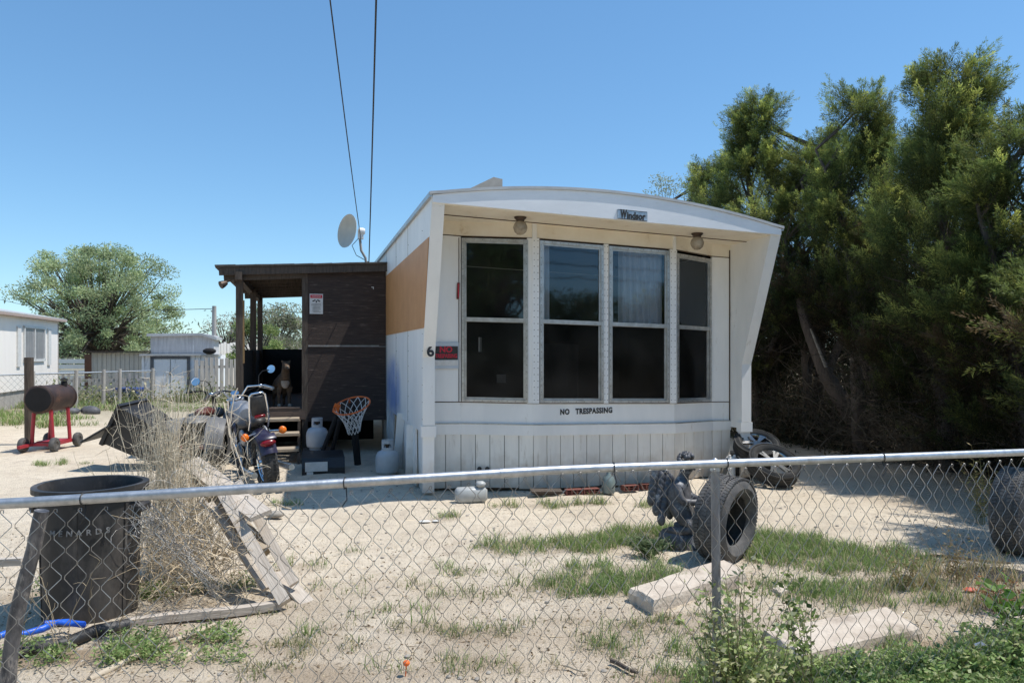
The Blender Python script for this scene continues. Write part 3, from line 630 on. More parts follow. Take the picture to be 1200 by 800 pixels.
mb = MB(); mb.box((2.07,-0.1,3.109),(3.9,0.008,0.008)); H(mb,'soffit_joint',M_gap)
# badge
bd = MB(); bd.box((2.22,-0.631,3.185),(0.36,0.012,0.105)); badge = H(bd,'name_badge',M_galv)
def ztilt(x,z): return tilt((x,0,z))[2]
text('indsor',0.105,M_ink,badge,'lettering',(2.262,-0.640,ztilt(2.2,3.175)),(R(90),R(1.8),0),0.002,0.004,0.80,space=1.02)
text('W',0.125,M_ink,badge,'lettering',(2.112,-0.640,ztilt(2.08,3.185)),(R(90),R(1.8),0),0.002,0.006,0.55)
bm_ = MB()
for zz_ in (3.135,3.236): bm_.box((2.22,-0.638,zz_),(0.35,0.004,0.006))
H(bm_,'badge_border',M_ink,False,badge)
# ceiling lights
for (x,b) in ((1.02,-0.33),(3.2,-0.33)):
    z = ztilt(x,3.114)
    fx = MB(); fx.lathe([(0.0,0),(0.068,0),(0.068,-0.012),(0.045,-0.035),(0.045,-0.05),(0.0,-0.05)],20,(x,b,z)); f = fx.build('ceiling_lamp',M_bronze,home,40)
    gl = MB(); gl.lathe([(0.042,-0.048),(0.064,-0.07),(0.078,-0.105),(0.078,-0.125),(0.064,-0.165),(0.035,-0.19),(0.0,-0.197)],24,(x,b,z)); gl.build('globe',M_globe,f,40)
# number, thermometer, cable
text('6',0.165,M_ink,home,'house_number',(0.068,-0.070,1.60),(R(75),R(-6),0),0.003,0.005)
mb = MB(); mb.box((0.445,BL-0.012,2.30),(0.03,0.02,0.19),Euler((0,0.04,0)),0.004); th = mb.build('thermometer',mat('faded_red_paint',(0.22,0.03,0.02),(0.15,0.03,0.02),0.6),home)
mb = MB(); mb.box((0.445,BL-0.024,2.30),(0.008,0.004,0.15)); mb.build('tube',M_redink,th)
text('NO   TRESPASSING',0.088,M_ink,home,'stencil_lettering',(1.93,-0.0035,ztilt(1.93,0.935)),(R(90),R(-0.8),0),0.001,0.004,0.80,space=1.12)
# roof boxes
def roofbox(x,b,w,d,h,lean=0.0,m=M_tin):
    z = tilt((x,b,arc(x)))[2]
    mb = MB(); mb.prism([(-w/2,0),(w/2,0),(w/2,h),(w/4,h+0.02),(-w/2,h*0.72)],-d/2,d/2,'y'); o = mb.build('roof_vent',m,home); o.location = (x,b,z); return o
roofbox(1.10,1.9,0.50,0.55,0.64,0,mat('dull_vent_metal',(0.42,0.38,0.33),(0.3,0.27,0.23),0.6)); roofbox(0.6,5.6,0.5,0.6,0.42)
# sign
sg = empty('no_trespassing_sign', LOT(0.30,BL-0.02,1.555), TH); tag(sg,'small black and red NO TRESPASSING sign on the trailer front, left of the windows','sign')
one('box',(0,0.002,0),(0.30,0.003,0.30)).build('backing_tape',mat('pale_tape',(0.55,0.60,0.66),(0.50,0.55,0.6),0.4),sg)
one('box',(0.005,-0.002,0.03),(0.27,0.004,0.155)).build('black_field',M_ink,sg); one('box',(0.005,-0.002,-0.082),(0.27,0.004,0.06)).build('white_strip',M_label,sg)
text('NO',0.095,M_redink,sg,'lettering',(0,-0.0055,0.068),ext=0.0012,bold=0.003); text('TRESPASSING',0.062,M_redink,sg,'lettering',(0.004,-0.0055,-0.005),ext=0.0012,bold=0.002,sx=0.68)

# ------------------------------------------------------------------ PORCH
porch = empty('porch', LOT(-1.2,3.7,0), TH); tag(porch,'dark timber porch with plywood front and flat roof built against the trailer','porch')
def PL(a,b,z): return (a+1.2, b-3.7, z)
def PB(nm,m,*boxes,parent=porch,sm=False):
    mb = MB()
    for bx in boxes: mb.box(*bx)
    return mb.build(nm,m,parent,sm)
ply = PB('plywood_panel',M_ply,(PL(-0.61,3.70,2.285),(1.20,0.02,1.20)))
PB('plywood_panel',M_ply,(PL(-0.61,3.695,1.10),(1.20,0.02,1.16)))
PB('trim_strip',M_greyint,(PL(-0.66,3.680,1.690),(1.08,0.02,0.026)))
PB('side_post',M_darkwood,(PL(-1.25,3.73,1.45),(0.09,0.09,2.9)))
def post(a,b,top,yel=False):
    mb = MB(); mb.box(PL(a,b,top/2),(0.10,0.10,top)); return mb.build('post',M_darkwood,porch)
post(-2.20,3.72,2.72); post(-2.15,6.0,2.74); post(-2.15,8.15,2.74); post(-0.12,8.15,2.85)
PB('timber_edge',mat('bare_yellow_timber',(0.30,0.19,0.08),(0.2,0.12,0.05),0.8,ns=5,stretch=(5,5,0.4)),(PL(-2.14,3.70,1.9),(0.022,0.06,0.95)))
# roof
mb = MB()
def rz_(a): return 2.86+0.055*(a+1.2)
mb.bar(PL(-2.48,3.62,rz_(-2.48)),PL(0.0,3.62,rz_(0)),0.04,0.11,(0,0,1)); mb.bar(PL(-2.48,8.5,rz_(-2.48)),PL(0,8.5,rz_(0)),0.04,0.12)
mb.build('roof_fascia',M_darkwood,porch)
mb = MB(); q = [PL(-2.53,3.59,rz_(-2.53)+0.06),PL(0.0,3.59,rz_(0)+0.06),PL(0.0,8.6,rz_(0)+0.06),PL(-2.53,8.6,rz_(-2.53)+0.06)]
mb.add(q+[(x,y,z+0.03) for x,y,z in q],[(3,2,1,0),(4,5,6,7),(0,1,5,4),(1,2,6,5),(2,3,7,6),(3,0,4,7)])
for i in range(9): 
    a0 = -2.53+i*0.28; mb.box(PL(a0+0.14,3.60,rz_(a0)+0.085+random.uniform(0,0.012)),(0.29,0.06,0.022),Euler((0,-0.055+random.uniform(-.02,.02),0)))
mb.build('roof_deck',mat('tar_paper_roof',(0.07,0.06,0.055),(0.13,0.115,0.10),0.9,ns=5),porch)
mb = MB()
for i in range(8): b = 3.9+i*0.62; mb.bar(PL(-2.4,b,rz_(-2.4)-0.0),PL(0,b,rz_(0)-0.0),0.04,0.10)
mb.bar(PL(-2.2,3.5,2.73),PL(-2.2,8.3,2.73),0.09,0.12); mb.bar(PL(-2.42,3.70,2.71),PL(-1.3,3.70,2.78),0.05,0.09); mb.build('rafter',M_darkwood,porch)
PB('deck',M_deck,*[(PL(-1.15,3.76+i*0.147,0.70),(2.1,0.138,0.04)) for i in range(33)])
mb = MB(); mb.box(PL(-1.72,3.70,0.62),(0.95,0.04,0.13)); mb.box(PL(-2.2,5.9,0.62),(0.04,4.5,0.13)); mb.build('deck_rim',M_deck,porch)
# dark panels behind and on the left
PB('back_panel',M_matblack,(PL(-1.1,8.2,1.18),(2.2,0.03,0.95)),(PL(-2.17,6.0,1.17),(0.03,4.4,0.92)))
PB('under_deck_dark_sheet',M_matblack,(PL(-1.15,5.4,0.34),(2.2,0.03,0.64)),(PL(-2.17,5.0,0.30),(0.03,2.4,0.60)))  # black sheets added to stand for the dark void below the deck
# steps
for k,(z,b) in enumerate(((0.58,3.52),(0.39,3.24),(0.20,2.96))):
    st = MB(); st.box(PL(-1.70,b,z),(0.74,0.27,0.045),None,0.006); st.build('step',M_step,porch)
mb = MB()
for a in (-2.06,-1.335): mb.prism([(3.66-3.7,0.56),(3.66-3.7,0.0),(2.78-3.7,0.0),(2.84-3.7,0.16),(3.12-3.7,0.18),(3.12-3.7,0.35),(3.40-3.7,0.37),(3.40-3.7,0.56)],a+1.2-0.02,a+1.2+0.02,'x')
mb.build('stringer',M_darkwood,porch)
# fallen lattice / plank ramp on the deck edge
PB('threshold_board',M_deck,(PL(-1.68,3.80,0.735),(0.72,0.24,0.02)))
# flood lamp on the left eave
mb = MB(); mb.bar(PL(-2.32,3.6,2.66),PL(-2.42,3.5,2.62),0.03,0.03); mb.lathe([(0.0,0),(0.03,0.0),(0.05,0.05),(0.06,0.10),(0.05,0.105),(0.0,0.09)],14,PL(-2.36,3.5,2.62),M=Euler((R(115),0,R(-60))).to_matrix()); mb.build('flood_lamp',M_bronze,porch,40)
# wire hanging in the opening
mb = MB(); pts = [Vector(PL(-2.0+1.9*t,8.0,2.62-0.22*math.sin(math.pi*t)*(1+0.2*math.sin(9*t)))) for t in [i/16 for i in range(17)]]; mb.tube(pts,0.007,5); mb.build('hanging_wire',M_cable,porch)
# warning sign on plywood
ws = empty('warning_sign', LOT(-1.08,3.68,2.34), TH); tag(ws,'white warning notice with red heading on the dark plywood','sign')
one('box',(0,0,0),(0.20,0.004,0.31)).build('board',M_label,ws); one('box',(0,-0.004,0.115),(0.18,0.003,0.05)).build('heading',M_redink,ws)
text('WARNING',0.032,M_label,ws,'lettering',(0,-0.007,0.115),ext=0.001,sx=0.9)
mb = MB()
for k in range(3):
    s_ = (-1,0,1)[k]
    if s_: mb.box((s_*0.035,-0.004,0.05),(0.05,0.003,0.018),Euler((0,0.5*s_,0)))
mb.box((0,-0.004,0.035),(0.018,0.003,0.03)); mb.build('emblem',M_ink,ws)
mb = MB()
for k in range(7): mb.box((random.uniform(-.01,.01),-0.004,0.0-k*0.021),(0.13+random.uniform(-.03,.03),0.003,0.006))
mb.build('small_print',M_greyink,ws)
mb = MB(); mb.box((0,0,0),(0.035,0.006,0.012)); mb.box((0.012,0,-0.015),(0.012,0.006,0.03)); tag(mb.build('bracket',M_label,None,loc=LOT(-0.22,3.68,2.62),rz=TH),'tiny white bracket screwed high on the plywood','bracket')
# satellite dish
dr = empty('satellite_dish', LOT(-0.38,4.3,rz_(-0.38)+0.09), TH); tag(dr,'cream satellite dish on a bent pole on the porch roof','satellite dish')
Md = Euler((0,0,R(209))).to_matrix()@Euler((0,R(84),0)).to_matrix()
mb = MB(); pr = [(0.0,0.0)]+[(0.275*k/10,0.09*(k/10)**2) for k in range(1,11)]+[(0.28,0.10),(0.272,0.096)]+[(0.268*k/10,0.008+0.09*(k/10)**2) for k in range(9,-1,-1)]
mb.lathe(pr,40,(-0.12,0,0.58),M=Md,capends=False); mb.build('reflector',M_dish,dr,50)
one('tube',[(0.12,0.02,0.0),(0.10,0,0.16),(0.03,0,0.28),(0.0,0,0.55)],0.022,10).build('mast',M_greyfence,dr,50)
mb = MB(); mb.lathe([(0.0,-0.04),(0.06,-0.04),(0.06,0.03),(0.045,0.06),(0,0.06)],16,(0.03,0,0.60),axis='x'); mb.box((0.02,0,0.55),(0.09,0.07,0.16)); mb.build('bracket',M_label,dr,40)
mb = MB(); mb.box((0.12,0.02,0.01),(0.16,0.12,0.02)); mb.build('foot_plate',M_galv,dr)
one('tube',[(0.0,0.02,0.5),(-0.12,0,0.36),(-0.05,0,0.2),(0.18,0,0.08),(0.5,0.1,0.02)],0.006,6).build('cable',M_cable,dr,50)
# overhead cables
c1 = MB(); a = P(386,-6,5.6); b = dr.matrix_basis@Vector((0.03,0,0.42)); c1.tube([a.lerp(b,t)+Vector((0,0,-0.05*math.sin(math.pi*t))) for t in [i/14 for i in range(15)]],0.006,6); tag(c1.build('overhead_cable',M_cable,None,60),'black cable dropping to the satellite dish mast','cable','cables strung to the porch roof')
c2 = MB(); a = P(441,-6,5.6); b = LOT(-0.22,4.4,2.98); c2.tube([a.lerp(b,t)+Vector((0,0,-0.07*math.sin(math.pi*t))) for t in [i/14 for i in range(15)]],0.008,6); tag(c2.build('overhead_cable',M_cable,None,60),'thicker black cable running down to the porch roof, right of the dish','cable','cables strung to the porch roof')

# ------------------------------------------------------------------ DOG on the porch
dog = empty('dog', LOT(-1.60,4.15,0.72), TH-R(78)); tag(dog,'tan and white dog standing in the shade of the porch opening','dog')
# local: +x forward
dn = [((-0.22,0,0.40),(0.085,0.095)),((0.0,0,0.40),(0.095,0.105)),((0.17,0,0.42),(0.105,0.125)),((0.26,0,0.52),(0.07,0.08)),((0.31,0,0.62),(0.06,0.065)),((0.36,0,0.66),(0.062,0.062)),((0.43,0,0.635),(0.038,0.036)),((0.48,0,0.62),(0.028,0.026))]
de = [(0,1),(1,2),(2,3),(3,4),(4,5),(5,6),(6,7)]
for s_ in (-1,1):
    i0 = len(dn); dn += [((0.18,0.075*s_,0.32),0.05),((0.165,0.08*s_,0.20),0.03),((0.175,0.08*s_,0.05),0.023),((0.20,0.08*s_,0.02),0.028)]; de += [(2,i0),(i0,i0+1),(i0+1,i0+2),(i0+2,i0+3)]
    i0 = len(dn); dn += [((-0.22,0.075*s_,0.30),0.062),((-0.17,0.08*s_,0.21),0.04),((-0.29,0.08*s_,0.13),0.024),((-0.27,0.08*s_,0.04),0.021),((-0.24,0.08*s_,0.02),0.027)]; de += [(0,i0),(i0,i0+1),(i0+1,i0+2),(i0+2,i0+3),(i0+3,i0+4)]
i0 = len(dn); dn += [((-0.32,0,0.43),0.024),((-0.42,0,0.33),0.016),((-0.46,0,0.24),0.010)]; de += [(0,i0),(i0,i0+1),(i0+1,i0+2)]
for s_ in (-1,1):
    i0 = len(dn); dn += [((0.335,0.045*s_,0.72),0.020),((0.33,0.07*s_,0.745),0.012)]; de += [(5,i0),(i0,i0+1)]
skin('body',dn,de,M_dogfur,dog,2,1)
one('ball',(0.262,0,0.41),0.062,12,(0.5,1.1,1.7)).build('chest_fur',M_dogchest,dog,60); one('ball',(0.455,0,0.655),0.018,8,(2.2,0.8,0.6)).build('muzzle_fur',M_dogchest,dog,60)
for s_ in (-1,1): one('ball',(0.205,0.08*s_,0.035),0.034,8,(1.15,0.95,1.0)).build('paw_fur',M_dogchest,dog,60)
one('ball',(0.505,0,0.628),0.016,8).build('nose',M_ink,dog,60)
for s_ in (-1,1): one('ball',(0.408,0.03*s_,0.685),0.009,8).build('eye',M_ink,dog,60)

# ------------------------------------------------------------------ propane tanks, hoop
def propane(loc, label):
    t = empty('propane_tank', loc, TH); tag(t,label,'gas bottle','propane bottles by the porch')
    one('lathe',[(0.10,0.0),(0.11,0.0),(0.11,0.035),(0.145,0.045),(0.153,0.09),(0.155,0.20),(0.150,0.25),(0.125,0.30),(0.07,0.325),(0.0,0.33)],32,(0,0,0)).build('cylinder',M_tank,t,50)
    for a0 in (0.4,3.55):
        mb = MB(); pts = [(0.085*math.cos(a0+k*0.24),0.085*math.sin(a0+k*0.24)) for k in range(10)]
        for z0,z1 in ((0.31,0.36),(0.36,0.41),(0.41,0.455)):
            for k in range(9):
                if z0 == 0.36 and 1 < k < 7: continue
                (x0,y0),(x1,y1) = pts[k],pts[k+1]; mb.add([(x0,y0,z0),(x1,y1,z0),(x1,y1,z1),(x0,y0,z1),(x0*.94,y0*.94,z0),(x1*.94,y1*.94,z0),(x1*.94,y1*.94,z1),(x0*.94,y0*.94,z1)],[(0,1,2,3),(7,6,5,4),(3,2,6,7),(0,4,5,1)])
        mb.build('collar',M_tank,t,40)
    mb = MB(); mb.lathe([(0.02,0.32),(0.02,0.37),(0.03,0.375),(0.03,0.40),(0.0,0.40)],12); mb.tube([(0,0,0.36),(0,-0.05,0.36)],0.012,8); mb.build('valve',M_bronze,t,40)
x,y = G(454,556); propane((x,y,0),'pale grey propane bottle on the ground beside the trailer corner')
propane(tuple(LOT(-1.08,2.9,0)+Vector((0,0,0.19))),'grey propane bottle half hidden under the plywood, beside the steps')
mb = MB(); mb.box((0,0,0.095),(0.45,0.4,0.185),None,0.01); tag(mb.build('wooden_crate',M_darkwood,None,loc=LOT(-1.05,2.95,0),rz=TH),'low dark wooden box under the propane bottle by the steps','crate')
hp = empty('basketball_hoop', LOT(-0.95,2.1,0), TH); tag(hp,'lowered portable basketball hoop with orange rim and white net','basketball hoop')
mb = MB(); mb.prism([(-0.38,0),(0.40,0),(0.36,0.18),(0.28,0.24),(-0.30,0.22),(-0.38,0.10)],-0.34,0.20,'x'); mb.build('base',M_black,hp)
one('box',(-0.16,-0.385,0.12),(0.28,0.012,0.12)).build('sticker',M_label,hp); one('box',(-0.24,-0.385,0.03),(0.08,0.012,0.05)).build('sticker',M_label,hp)
one('tube',[(0.42,0.45,0),(0.34,0.40,0.88)],0.05,10).build('pole',M_matblack,hp,50); one('tube',[(0.05,0.75,0.05),(0.18,0.6,0.62)],0.03,8).build('strut',M_matblack,hp,50); one('tube',[(-0.1,0.5,0.1),(0.15,0.45,0.75)],0.03,8).build('strut',M_matblack,hp,50)
rc = Vector((0.31,0.02,0.87)); Mr = Euler((R(20),R(-16),0)).to_matrix()
ring = [Mr@Vector((0.25*math.cos(k*2*math.pi/36),0.25*math.sin(k*2*math.pi/36),0))+rc for k in range(36)]
mb = MB(); mb.tube(ring,0.010,8,closed=True); mb.box(rc+Mr@Vector((-0.2,0.12,-0.03)),(0.08,0.05,0.12),Euler((0.2,0.3,0))); mb.tube([rc+Mr@Vector((-0.22,0.0,0)),rc+Vector((-0.22,0.25,-0.02))],0.01,6); mb.tube([rc+Mr@Vector((0.0,0.22,0)),rc+Vector((0.0,0.42,0.0))],0.012,6); mb.build('rim',M_hoop,hp,50)
mb = MB()
def npt(k,l): 
    fr = l/6; rr = 0.247*(1-fr)+0.085*fr-0.03*math.sin(math.pi*fr); a = (k+0.5*(l%2))*2*math.pi/12; p = Mr@Vector((rr*math.cos(a),rr*math.sin(a),0)); return rc+p*(1)+Vector((0.03*fr,0,-0.36*fr*(1.0)))
for k in range(12):
    for l in range(6):
        mb.tube([npt(k,l),npt(k if l%2==0 else k+1,l+1)],0.0048,5,False); mb.tube([npt(k,l),npt((k-1) if l%2==0 else k,l+1)],0.0048,5,False)
mb.build('net',M_net,hp)

# ------------------------------------------------------------------ MOTORCYCLE
def motorcycle(loc, rz, lean):
    t = empty('motorcycle', loc); t.rotation_euler = Euler((lean,0,rz),'XYZ'); tag(t,'dark blue cruiser motorcycle with backrest seen from behind near the steps','motorcycle')
    WB = 1.48
    for (x,r,w,nm) in ((0,0.325,0.17,'rear'),(WB,0.335,0.10,'front')):
        wl = empty('wheel',(x,0,r)); wl.parent = t
        mb = MB(); n = 64; prof = [(r-0.10,-w*0.30),(r-0.075,-w*0.5),(r-0.03,-w*0.48),(r-0.008,-w*0.28),(r,0),(r-0.008,w*0.28),(r-0.03,w*0.48),(r-0.075,w*0.5),(r-0.10,w*0.30)]
        mb.lathe(prof,n,axis='y',capends=False)
        for k in range(44):
            for s_ in (-1,1):
                a = 2*math.pi*(k+0.25*s_)/44; Mx = Matrix.Rotation(-a,3,'Y')@Matrix.Rotation(s_*0.5,3,'X')
                c = Matrix.Rotation(-a,3,'Y')@Vector((0,s_*w*0.22,r-0.002)); mb.box(c,(0.022,w*0.34,0.014),Matrix.Rotation(-a,3,'Y')@Matrix.Rotation(s_*0.35,3,'X')@Matrix.Rotation(s_*0.5,3,'Z'))
        mb.build('tyre',M_tyre,wl,45)
        mb = MB(); mb.lathe([(r-0.105,-w*0.30),(r-0.118,-w*0.2),(r-0.118,w*0.2),(r-0.105,w*0.30),(r-0.092,w*0.3),(r-0.1,0),(r-0.092,-w*0.3)],48,axis='y',capends=False); mb.lathe([(0,-0.07),(0.04,-0.07),(0.05,-0.03),(0.03,0),(0.05,0.03),(0.04,0.07),(0,0.07)],20,axis='y')
        for k in range(24):
            a = 2*math.pi*k/24; s_ = 1 if k%2 else -1; mb.tube([(0.045*math.cos(a+0.6*s_),0.035*s_,0.045*math.sin(a+0.6*s_)),((r-0.11)*math.cos(a),0,(r-0.11)*math.sin(a))],0.003,4,False)
        mb.build('rim',M_chrome,wl,40)
    # fenders
    def fender(cx,cz,r,w,a0,a1,m,nm,th=0.01):
        mb = MB(); n = 18; vs = []; K = 7
        for i in range(n+1):
            a = a0+(a1-a0)*i/n
            for k in range(K):
                u = -1+2*k/(K-1); rr = r-0.055*abs(u)**2.5; vs.append((cx+rr*math.cos(a),u*w/2,cz+rr*math.sin(a)))
        fs = [(i*K+k,i*K+k+1,(i+1)*K+k+1,(i+1)*K+k) for i in range(n) for k in range(K-1)]
        mb.add(vs,fs); mb.add([(cx+(v[0]-cx)*0.97,v[1]*0.95,cz+(v[2]-cz)*0.97) for v in vs],[f[::-1] for f in fs]); return mb.build(nm,m,t,50)
    fender(0,0.34,0.385,0.185,R(55),R(160),M_bluepaint,'rear_fender'); fender(WB,0.335,0.375,0.13,R(20),R(150),M_bluepaint,'front_fender')
    # tank
    mb = MB(); n = 14; K = 16; vs = []
    for i in range(n+1):
        u = i/n; x = 0.60+0.56*u; w_ = 0.05+0.115*math.sin(math.pi*min(1,u*0.85+0.12))**0.7; h = 0.045+0.115*math.sin(math.pi*min(1,0.75*u+0.18))**0.8; zc = 0.80+0.08*u
        for k in range(K):
            a = 2*math.pi*k/K; vs.append((x,w_*math.cos(a),zc+h*math.sin(a)*(1 if math.sin(a)>0 else 0.8)))
    mb.add(vs,[(i*K+k,i*K+(k+1)%K,(i+1)*K+(k+1)%K,(i+1)*K+k) for i in range(n) for k in range(K)]+[tuple(range(K))[::-1],tuple(range(n*K,n*K+K))]); mb.build('fuel_tank',M_silver,t,60)
    mb = MB(); mb.ball((0.86,0.125,0.83),0.1,14,(1.9,0.35,0.7)); mb.ball((0.86,-0.125,0.83),0.1,14,(1.9,0.35,0.7)); mb.build('tank_panel',M_bluepaint,t,60)
    mb = MB(); mb.lathe([(0.035,0),(0.035,0.015),(0.0,0.02)],16,(0.95,0,0.975)); mb.build('fuel_cap',M_chrome,t,40)
    # seat
    mb = MB(); mb.ball((0.50,0,0.74),0.1,16,(2.3,1.5,0.75)); mb.ball((0.16,0,0.80),0.1,16,(1.9,1.15,0.7)); mb.build('seat',M_leather,t,60)
    # backrest
    fr = MB(); bx = -0.10
    pts = [(bx+0.16,-0.105,0.72),(bx+0.03,-0.105,0.82),(bx-0.01,-0.10,0.95),(bx-0.06,-0.085,1.12),(bx-0.065,-0.06,1.145),(bx-0.066,0.06,1.145),(bx-0.06,0.085,1.12),(bx-0.01,0.10,0.95),(bx+0.03,0.105,0.82),(bx+0.16,0.105,0.72)]
    fr.tube(pts,0.013,10); br = fr.build('backrest',M_chrome,t,50)
    Mb = Euler((0,R(-15),0)).to_matrix(); one('box',(bx-0.025,0,1.0),(0.05,0.165,0.25),Mb,0.018).build('pad',M_leather,br,50)
    lg = MB(); c = Vector((bx-0.052,0,1.02)); lg.cur = 0       # angular S-shaped emblem
    for poly in ([(-0.035,0.0),(0.0,0.032),(0.014,0.020),(-0.008,0.0),(0.014,-0.006),(-0.010,-0.012)],[(0.035,0.0),(0.0,-0.032),(-0.014,-0.020),(0.008,0.0),(-0.014,0.006),(0.010,0.012)]):
        vs = [c+Mb@Vector((-0.004,p[0],p[1])) for p in poly]; lg.add(vs,[tuple(range(6)),tuple(range(6))[::-1]])
    lg.build('emblem',M_label,br)
    one('box',(bx-0.02,0,0.875),(0.03,0.12,0.035),Mb,0.008).build('reflector',M_redlens,br,50)
    # tail light
    mb = MB(); mb.ball((-0.325,0,0.585),0.05,16,(0.6,1.75,0.75)); mb.build('tail_light',M_redlens,t,60)
    mb = MB(); mb.box((-0.29,0,0.65),(0.10,0.20,0.02),Euler((0,R(-35),0)),0.006); mb.build('light_housing',M_bluepaint,t,50)
    for s_ in (-1,1):
        mb = MB(); mb.tube([(-0.12,0.08*s_,0.69),(-0.18,0.19*s_,0.68)],0.011,8); mb.lathe([(0,0.05),(0.03,0.045),(0.045,0.0)],14,(-0.18,0.21*s_,0.68),M=Euler((0,R(90),0)).to_matrix()); lamp = mb.build('turn_signal',M_chrome,t,50)
        one('ball',(-0.20,0.21*s_,0.68),0.043,14,(0.6,1,1)).build('lens',M_amber,lamp,60)
        # shock
        mb = MB(); p0 = Vector((0.02,0.14*s_,0.33)); p1 = Vector((0.14,0.13*s_,0.68)); mb.tube([p0,p1],0.014,8)
        pts = []; 
        for k in range(81):
            u = k/80; a = u*2*math.pi*9; ax = (p1-p0).normalized(); e1 = ax.cross(Vector((0,1,0))).normalized(); e2 = ax.cross(e1); pts.append(p0.lerp(p1,0.18+0.7*u)+(e1*math.cos(a)+e2*math.sin(a))*0.028)
        mb.tube(pts,0.005,5); mb.build('shock_absorber',M_engine,t,50)
        # fork
        mb = MB(); mb.tube([(WB,0.085*s_,0.335),(WB-0.17,0.085*s_,0.72),(WB-0.30,0.085*s_,1.0)],[0.026,0.024,0.019],10); mb.build('fork',M_chrome,t,50)
        # muffler
        mb = MB(); mb.tube([(0.62,0.14*s_,0.34),(0.4,0.19*s_,0.24),(0.1,0.20*s_,0.235),(-0.30,0.205*s_,0.26),(-0.36,0.205*s_,0.265)],[0.02,0.028,0.042,0.042,0.034],14); mb.build('exhaust',M_dullchrome,t,50)
        mb = MB(); mb.ball((0.38,0.13*s_,0.60),0.1,14,(1.3,0.35,1.0)); mb.build('side_cover',M_silver,t,60)
        mb = MB(); mb.tube([(0.75,0.16*s_,0.28),(0.75,0.30*s_,0.28)],0.016,8); mb.build('foot_peg',M_rubber,t,50)
    # engine
    mb = MB(); mb.box((0.72,0,0.36),(0.44,0.26,0.28),None,0.05); mb.lathe([(0,-0.15),(0.12,-0.15),(0.13,-0.12),(0.13,0.12),(0.12,0.15),(0,0.15)],24,(0.70,0,0.36),axis='y')
    for (ax,an) in ((0.62,-25),(0.82,25)):
        Me = Euler((0,R(an),0)).to_matrix()
        for k in range(8): mb.box(Vector((ax,0,0.50))+Me@Vector((0,0,k*0.026)),(0.17,0.17,0.012),Me,0.004)
        mb.box(Vector((ax,0,0.50))+Me@Vector((0,0,0.1)),(0.12,0.12,0.2),Me)
    mb.build('engine',M_engine,t,40)
    mb = MB(); mb.tube([(0.0,0.12,0.315),(0.45,0.13,0.36),(0.55,0.11,0.70),(1.18,0.03,0.92)],0.018,8); mb.tube([(0.0,-0.12,0.315),(0.45,-0.13,0.36),(0.55,-0.11,0.70),(1.18,-0.03,0.92)],0.018,8); mb.tube([(0.45,0.12,0.30),(0.98,0.11,0.25),(1.16,0.04,0.62),(1.2,0.02,0.9)],0.018,8); mb.tube([(0.45,-0.12,0.30),(0.98,-0.11,0.25),(1.16,-0.04,0.62),(1.2,-0.02,0.9)],0.018,8); mb.box((0.18,0,0.62),(0.35,0.12,0.12),None,0.02); mb.build('frame',M_matblack,t,50)
    one('tube',[(0.62,0.12,0.24),(0.60,0.30,0.0)],0.012,8).build('side_stand',M_black,t,50)
    # headlight, gauges, bars
    mb = MB(); mb.lathe([(0,-0.10),(0.06,-0.09),(0.09,-0.03),(0.095,0.03),(0.085,0.05),(0,0.055)],20,(1.34,0,0.90),axis='x'); mb.build('headlight',M_chrome,t,50)
    mb = MB(); mb.lathe([(0,-0.02),(0.05,-0.02),(0.05,0.03),(0,0.032)],18,(1.17,0,1.06),M=Euler((0,R(-30),0)).to_matrix()); mb.box((1.2,0,1.0),(0.06,0.22,0.03),None,0.008); mb.build('gauge',M_chrome,t,50)
    hb = MB(); hb.tube([(0.86,-0.40,1.09),(1.0,-0.33,1.13),(1.12,-0.16,1.14),(1.18,-0.08,1.03),(1.18,0.08,1.03),(1.12,0.16,1.14),(1.0,0.33,1.13),(0.86,0.40,1.09)],0.0125,8); hb = hb.build('handlebar',M_chrome,t,50)
    for s_ in (-1,1):
        mb = MB(); d = Vector((-0.14,0.07*s_,-0.04)); p = Vector((0.98,0.342*s_,1.125)); mb.tube([p,p+d],0.019,10); mb.build('grip',M_dullchrome if s_<0 else M_leather,hb,50)
        mb = MB(); mb.tube([(1.03,0.31*s_,1.11),(1.0,0.36*s_,1.085),(0.90,0.41*s_,1.06)],0.007,6); mb.box((1.02,0.30*s_,1.13),(0.06,0.05,0.04),None,0.01); mb.build('lever',M_chrome,hb,50)
        mb = MB(); mb.tube([(1.03,0.28*s_,1.14),(1.03,0.30*s_,1.26),(1.02,0.35*s_,1.31),(1.0,0.42*s_,1.32)],0.006,6)
        mb.lathe([(0.0,0.02),(0.045,0.015),(0.056,0.0),(0.053,-0.004)],24,(1.0,0.46*s_,1.32),M=Euler((0,R(106),R(-22 if s_>0 else -34))).to_matrix(),capends=False); mi = mb.build('mirror',M_black,hb,50)
        mm = MB(); mm.lathe([(0.0,-0.0035),(0.052,-0.0035)],24,(1.0,0.46*s_,1.32),M=Euler((0,R(106),R(-22 if s_>0 else -34))).to_matrix(),capends=False); mm.build('glass',M_chrome,mi)
    mb = MB()
    for (a,b,c) in (((1.0,0.3,1.12),(1.18,0.22,0.98),(1.15,0.05,0.7)),((1.0,-0.3,1.12),(1.2,-0.22,1.0),(1.1,-0.06,0.7)),((1.05,-0.28,1.13),(1.3,-0.1,1.05),(1.36,-0.03,0.7))): mb.tube([a,tuple(np.array(a)*0.3+np.array(b)*0.7),b,c],0.006,6)
    mb.build('cables',M_cable,t,50)
    return t
x,y = G(316,573); motorcycle((x,y,0), math.atan2(0.85,-0.52), R(-9))

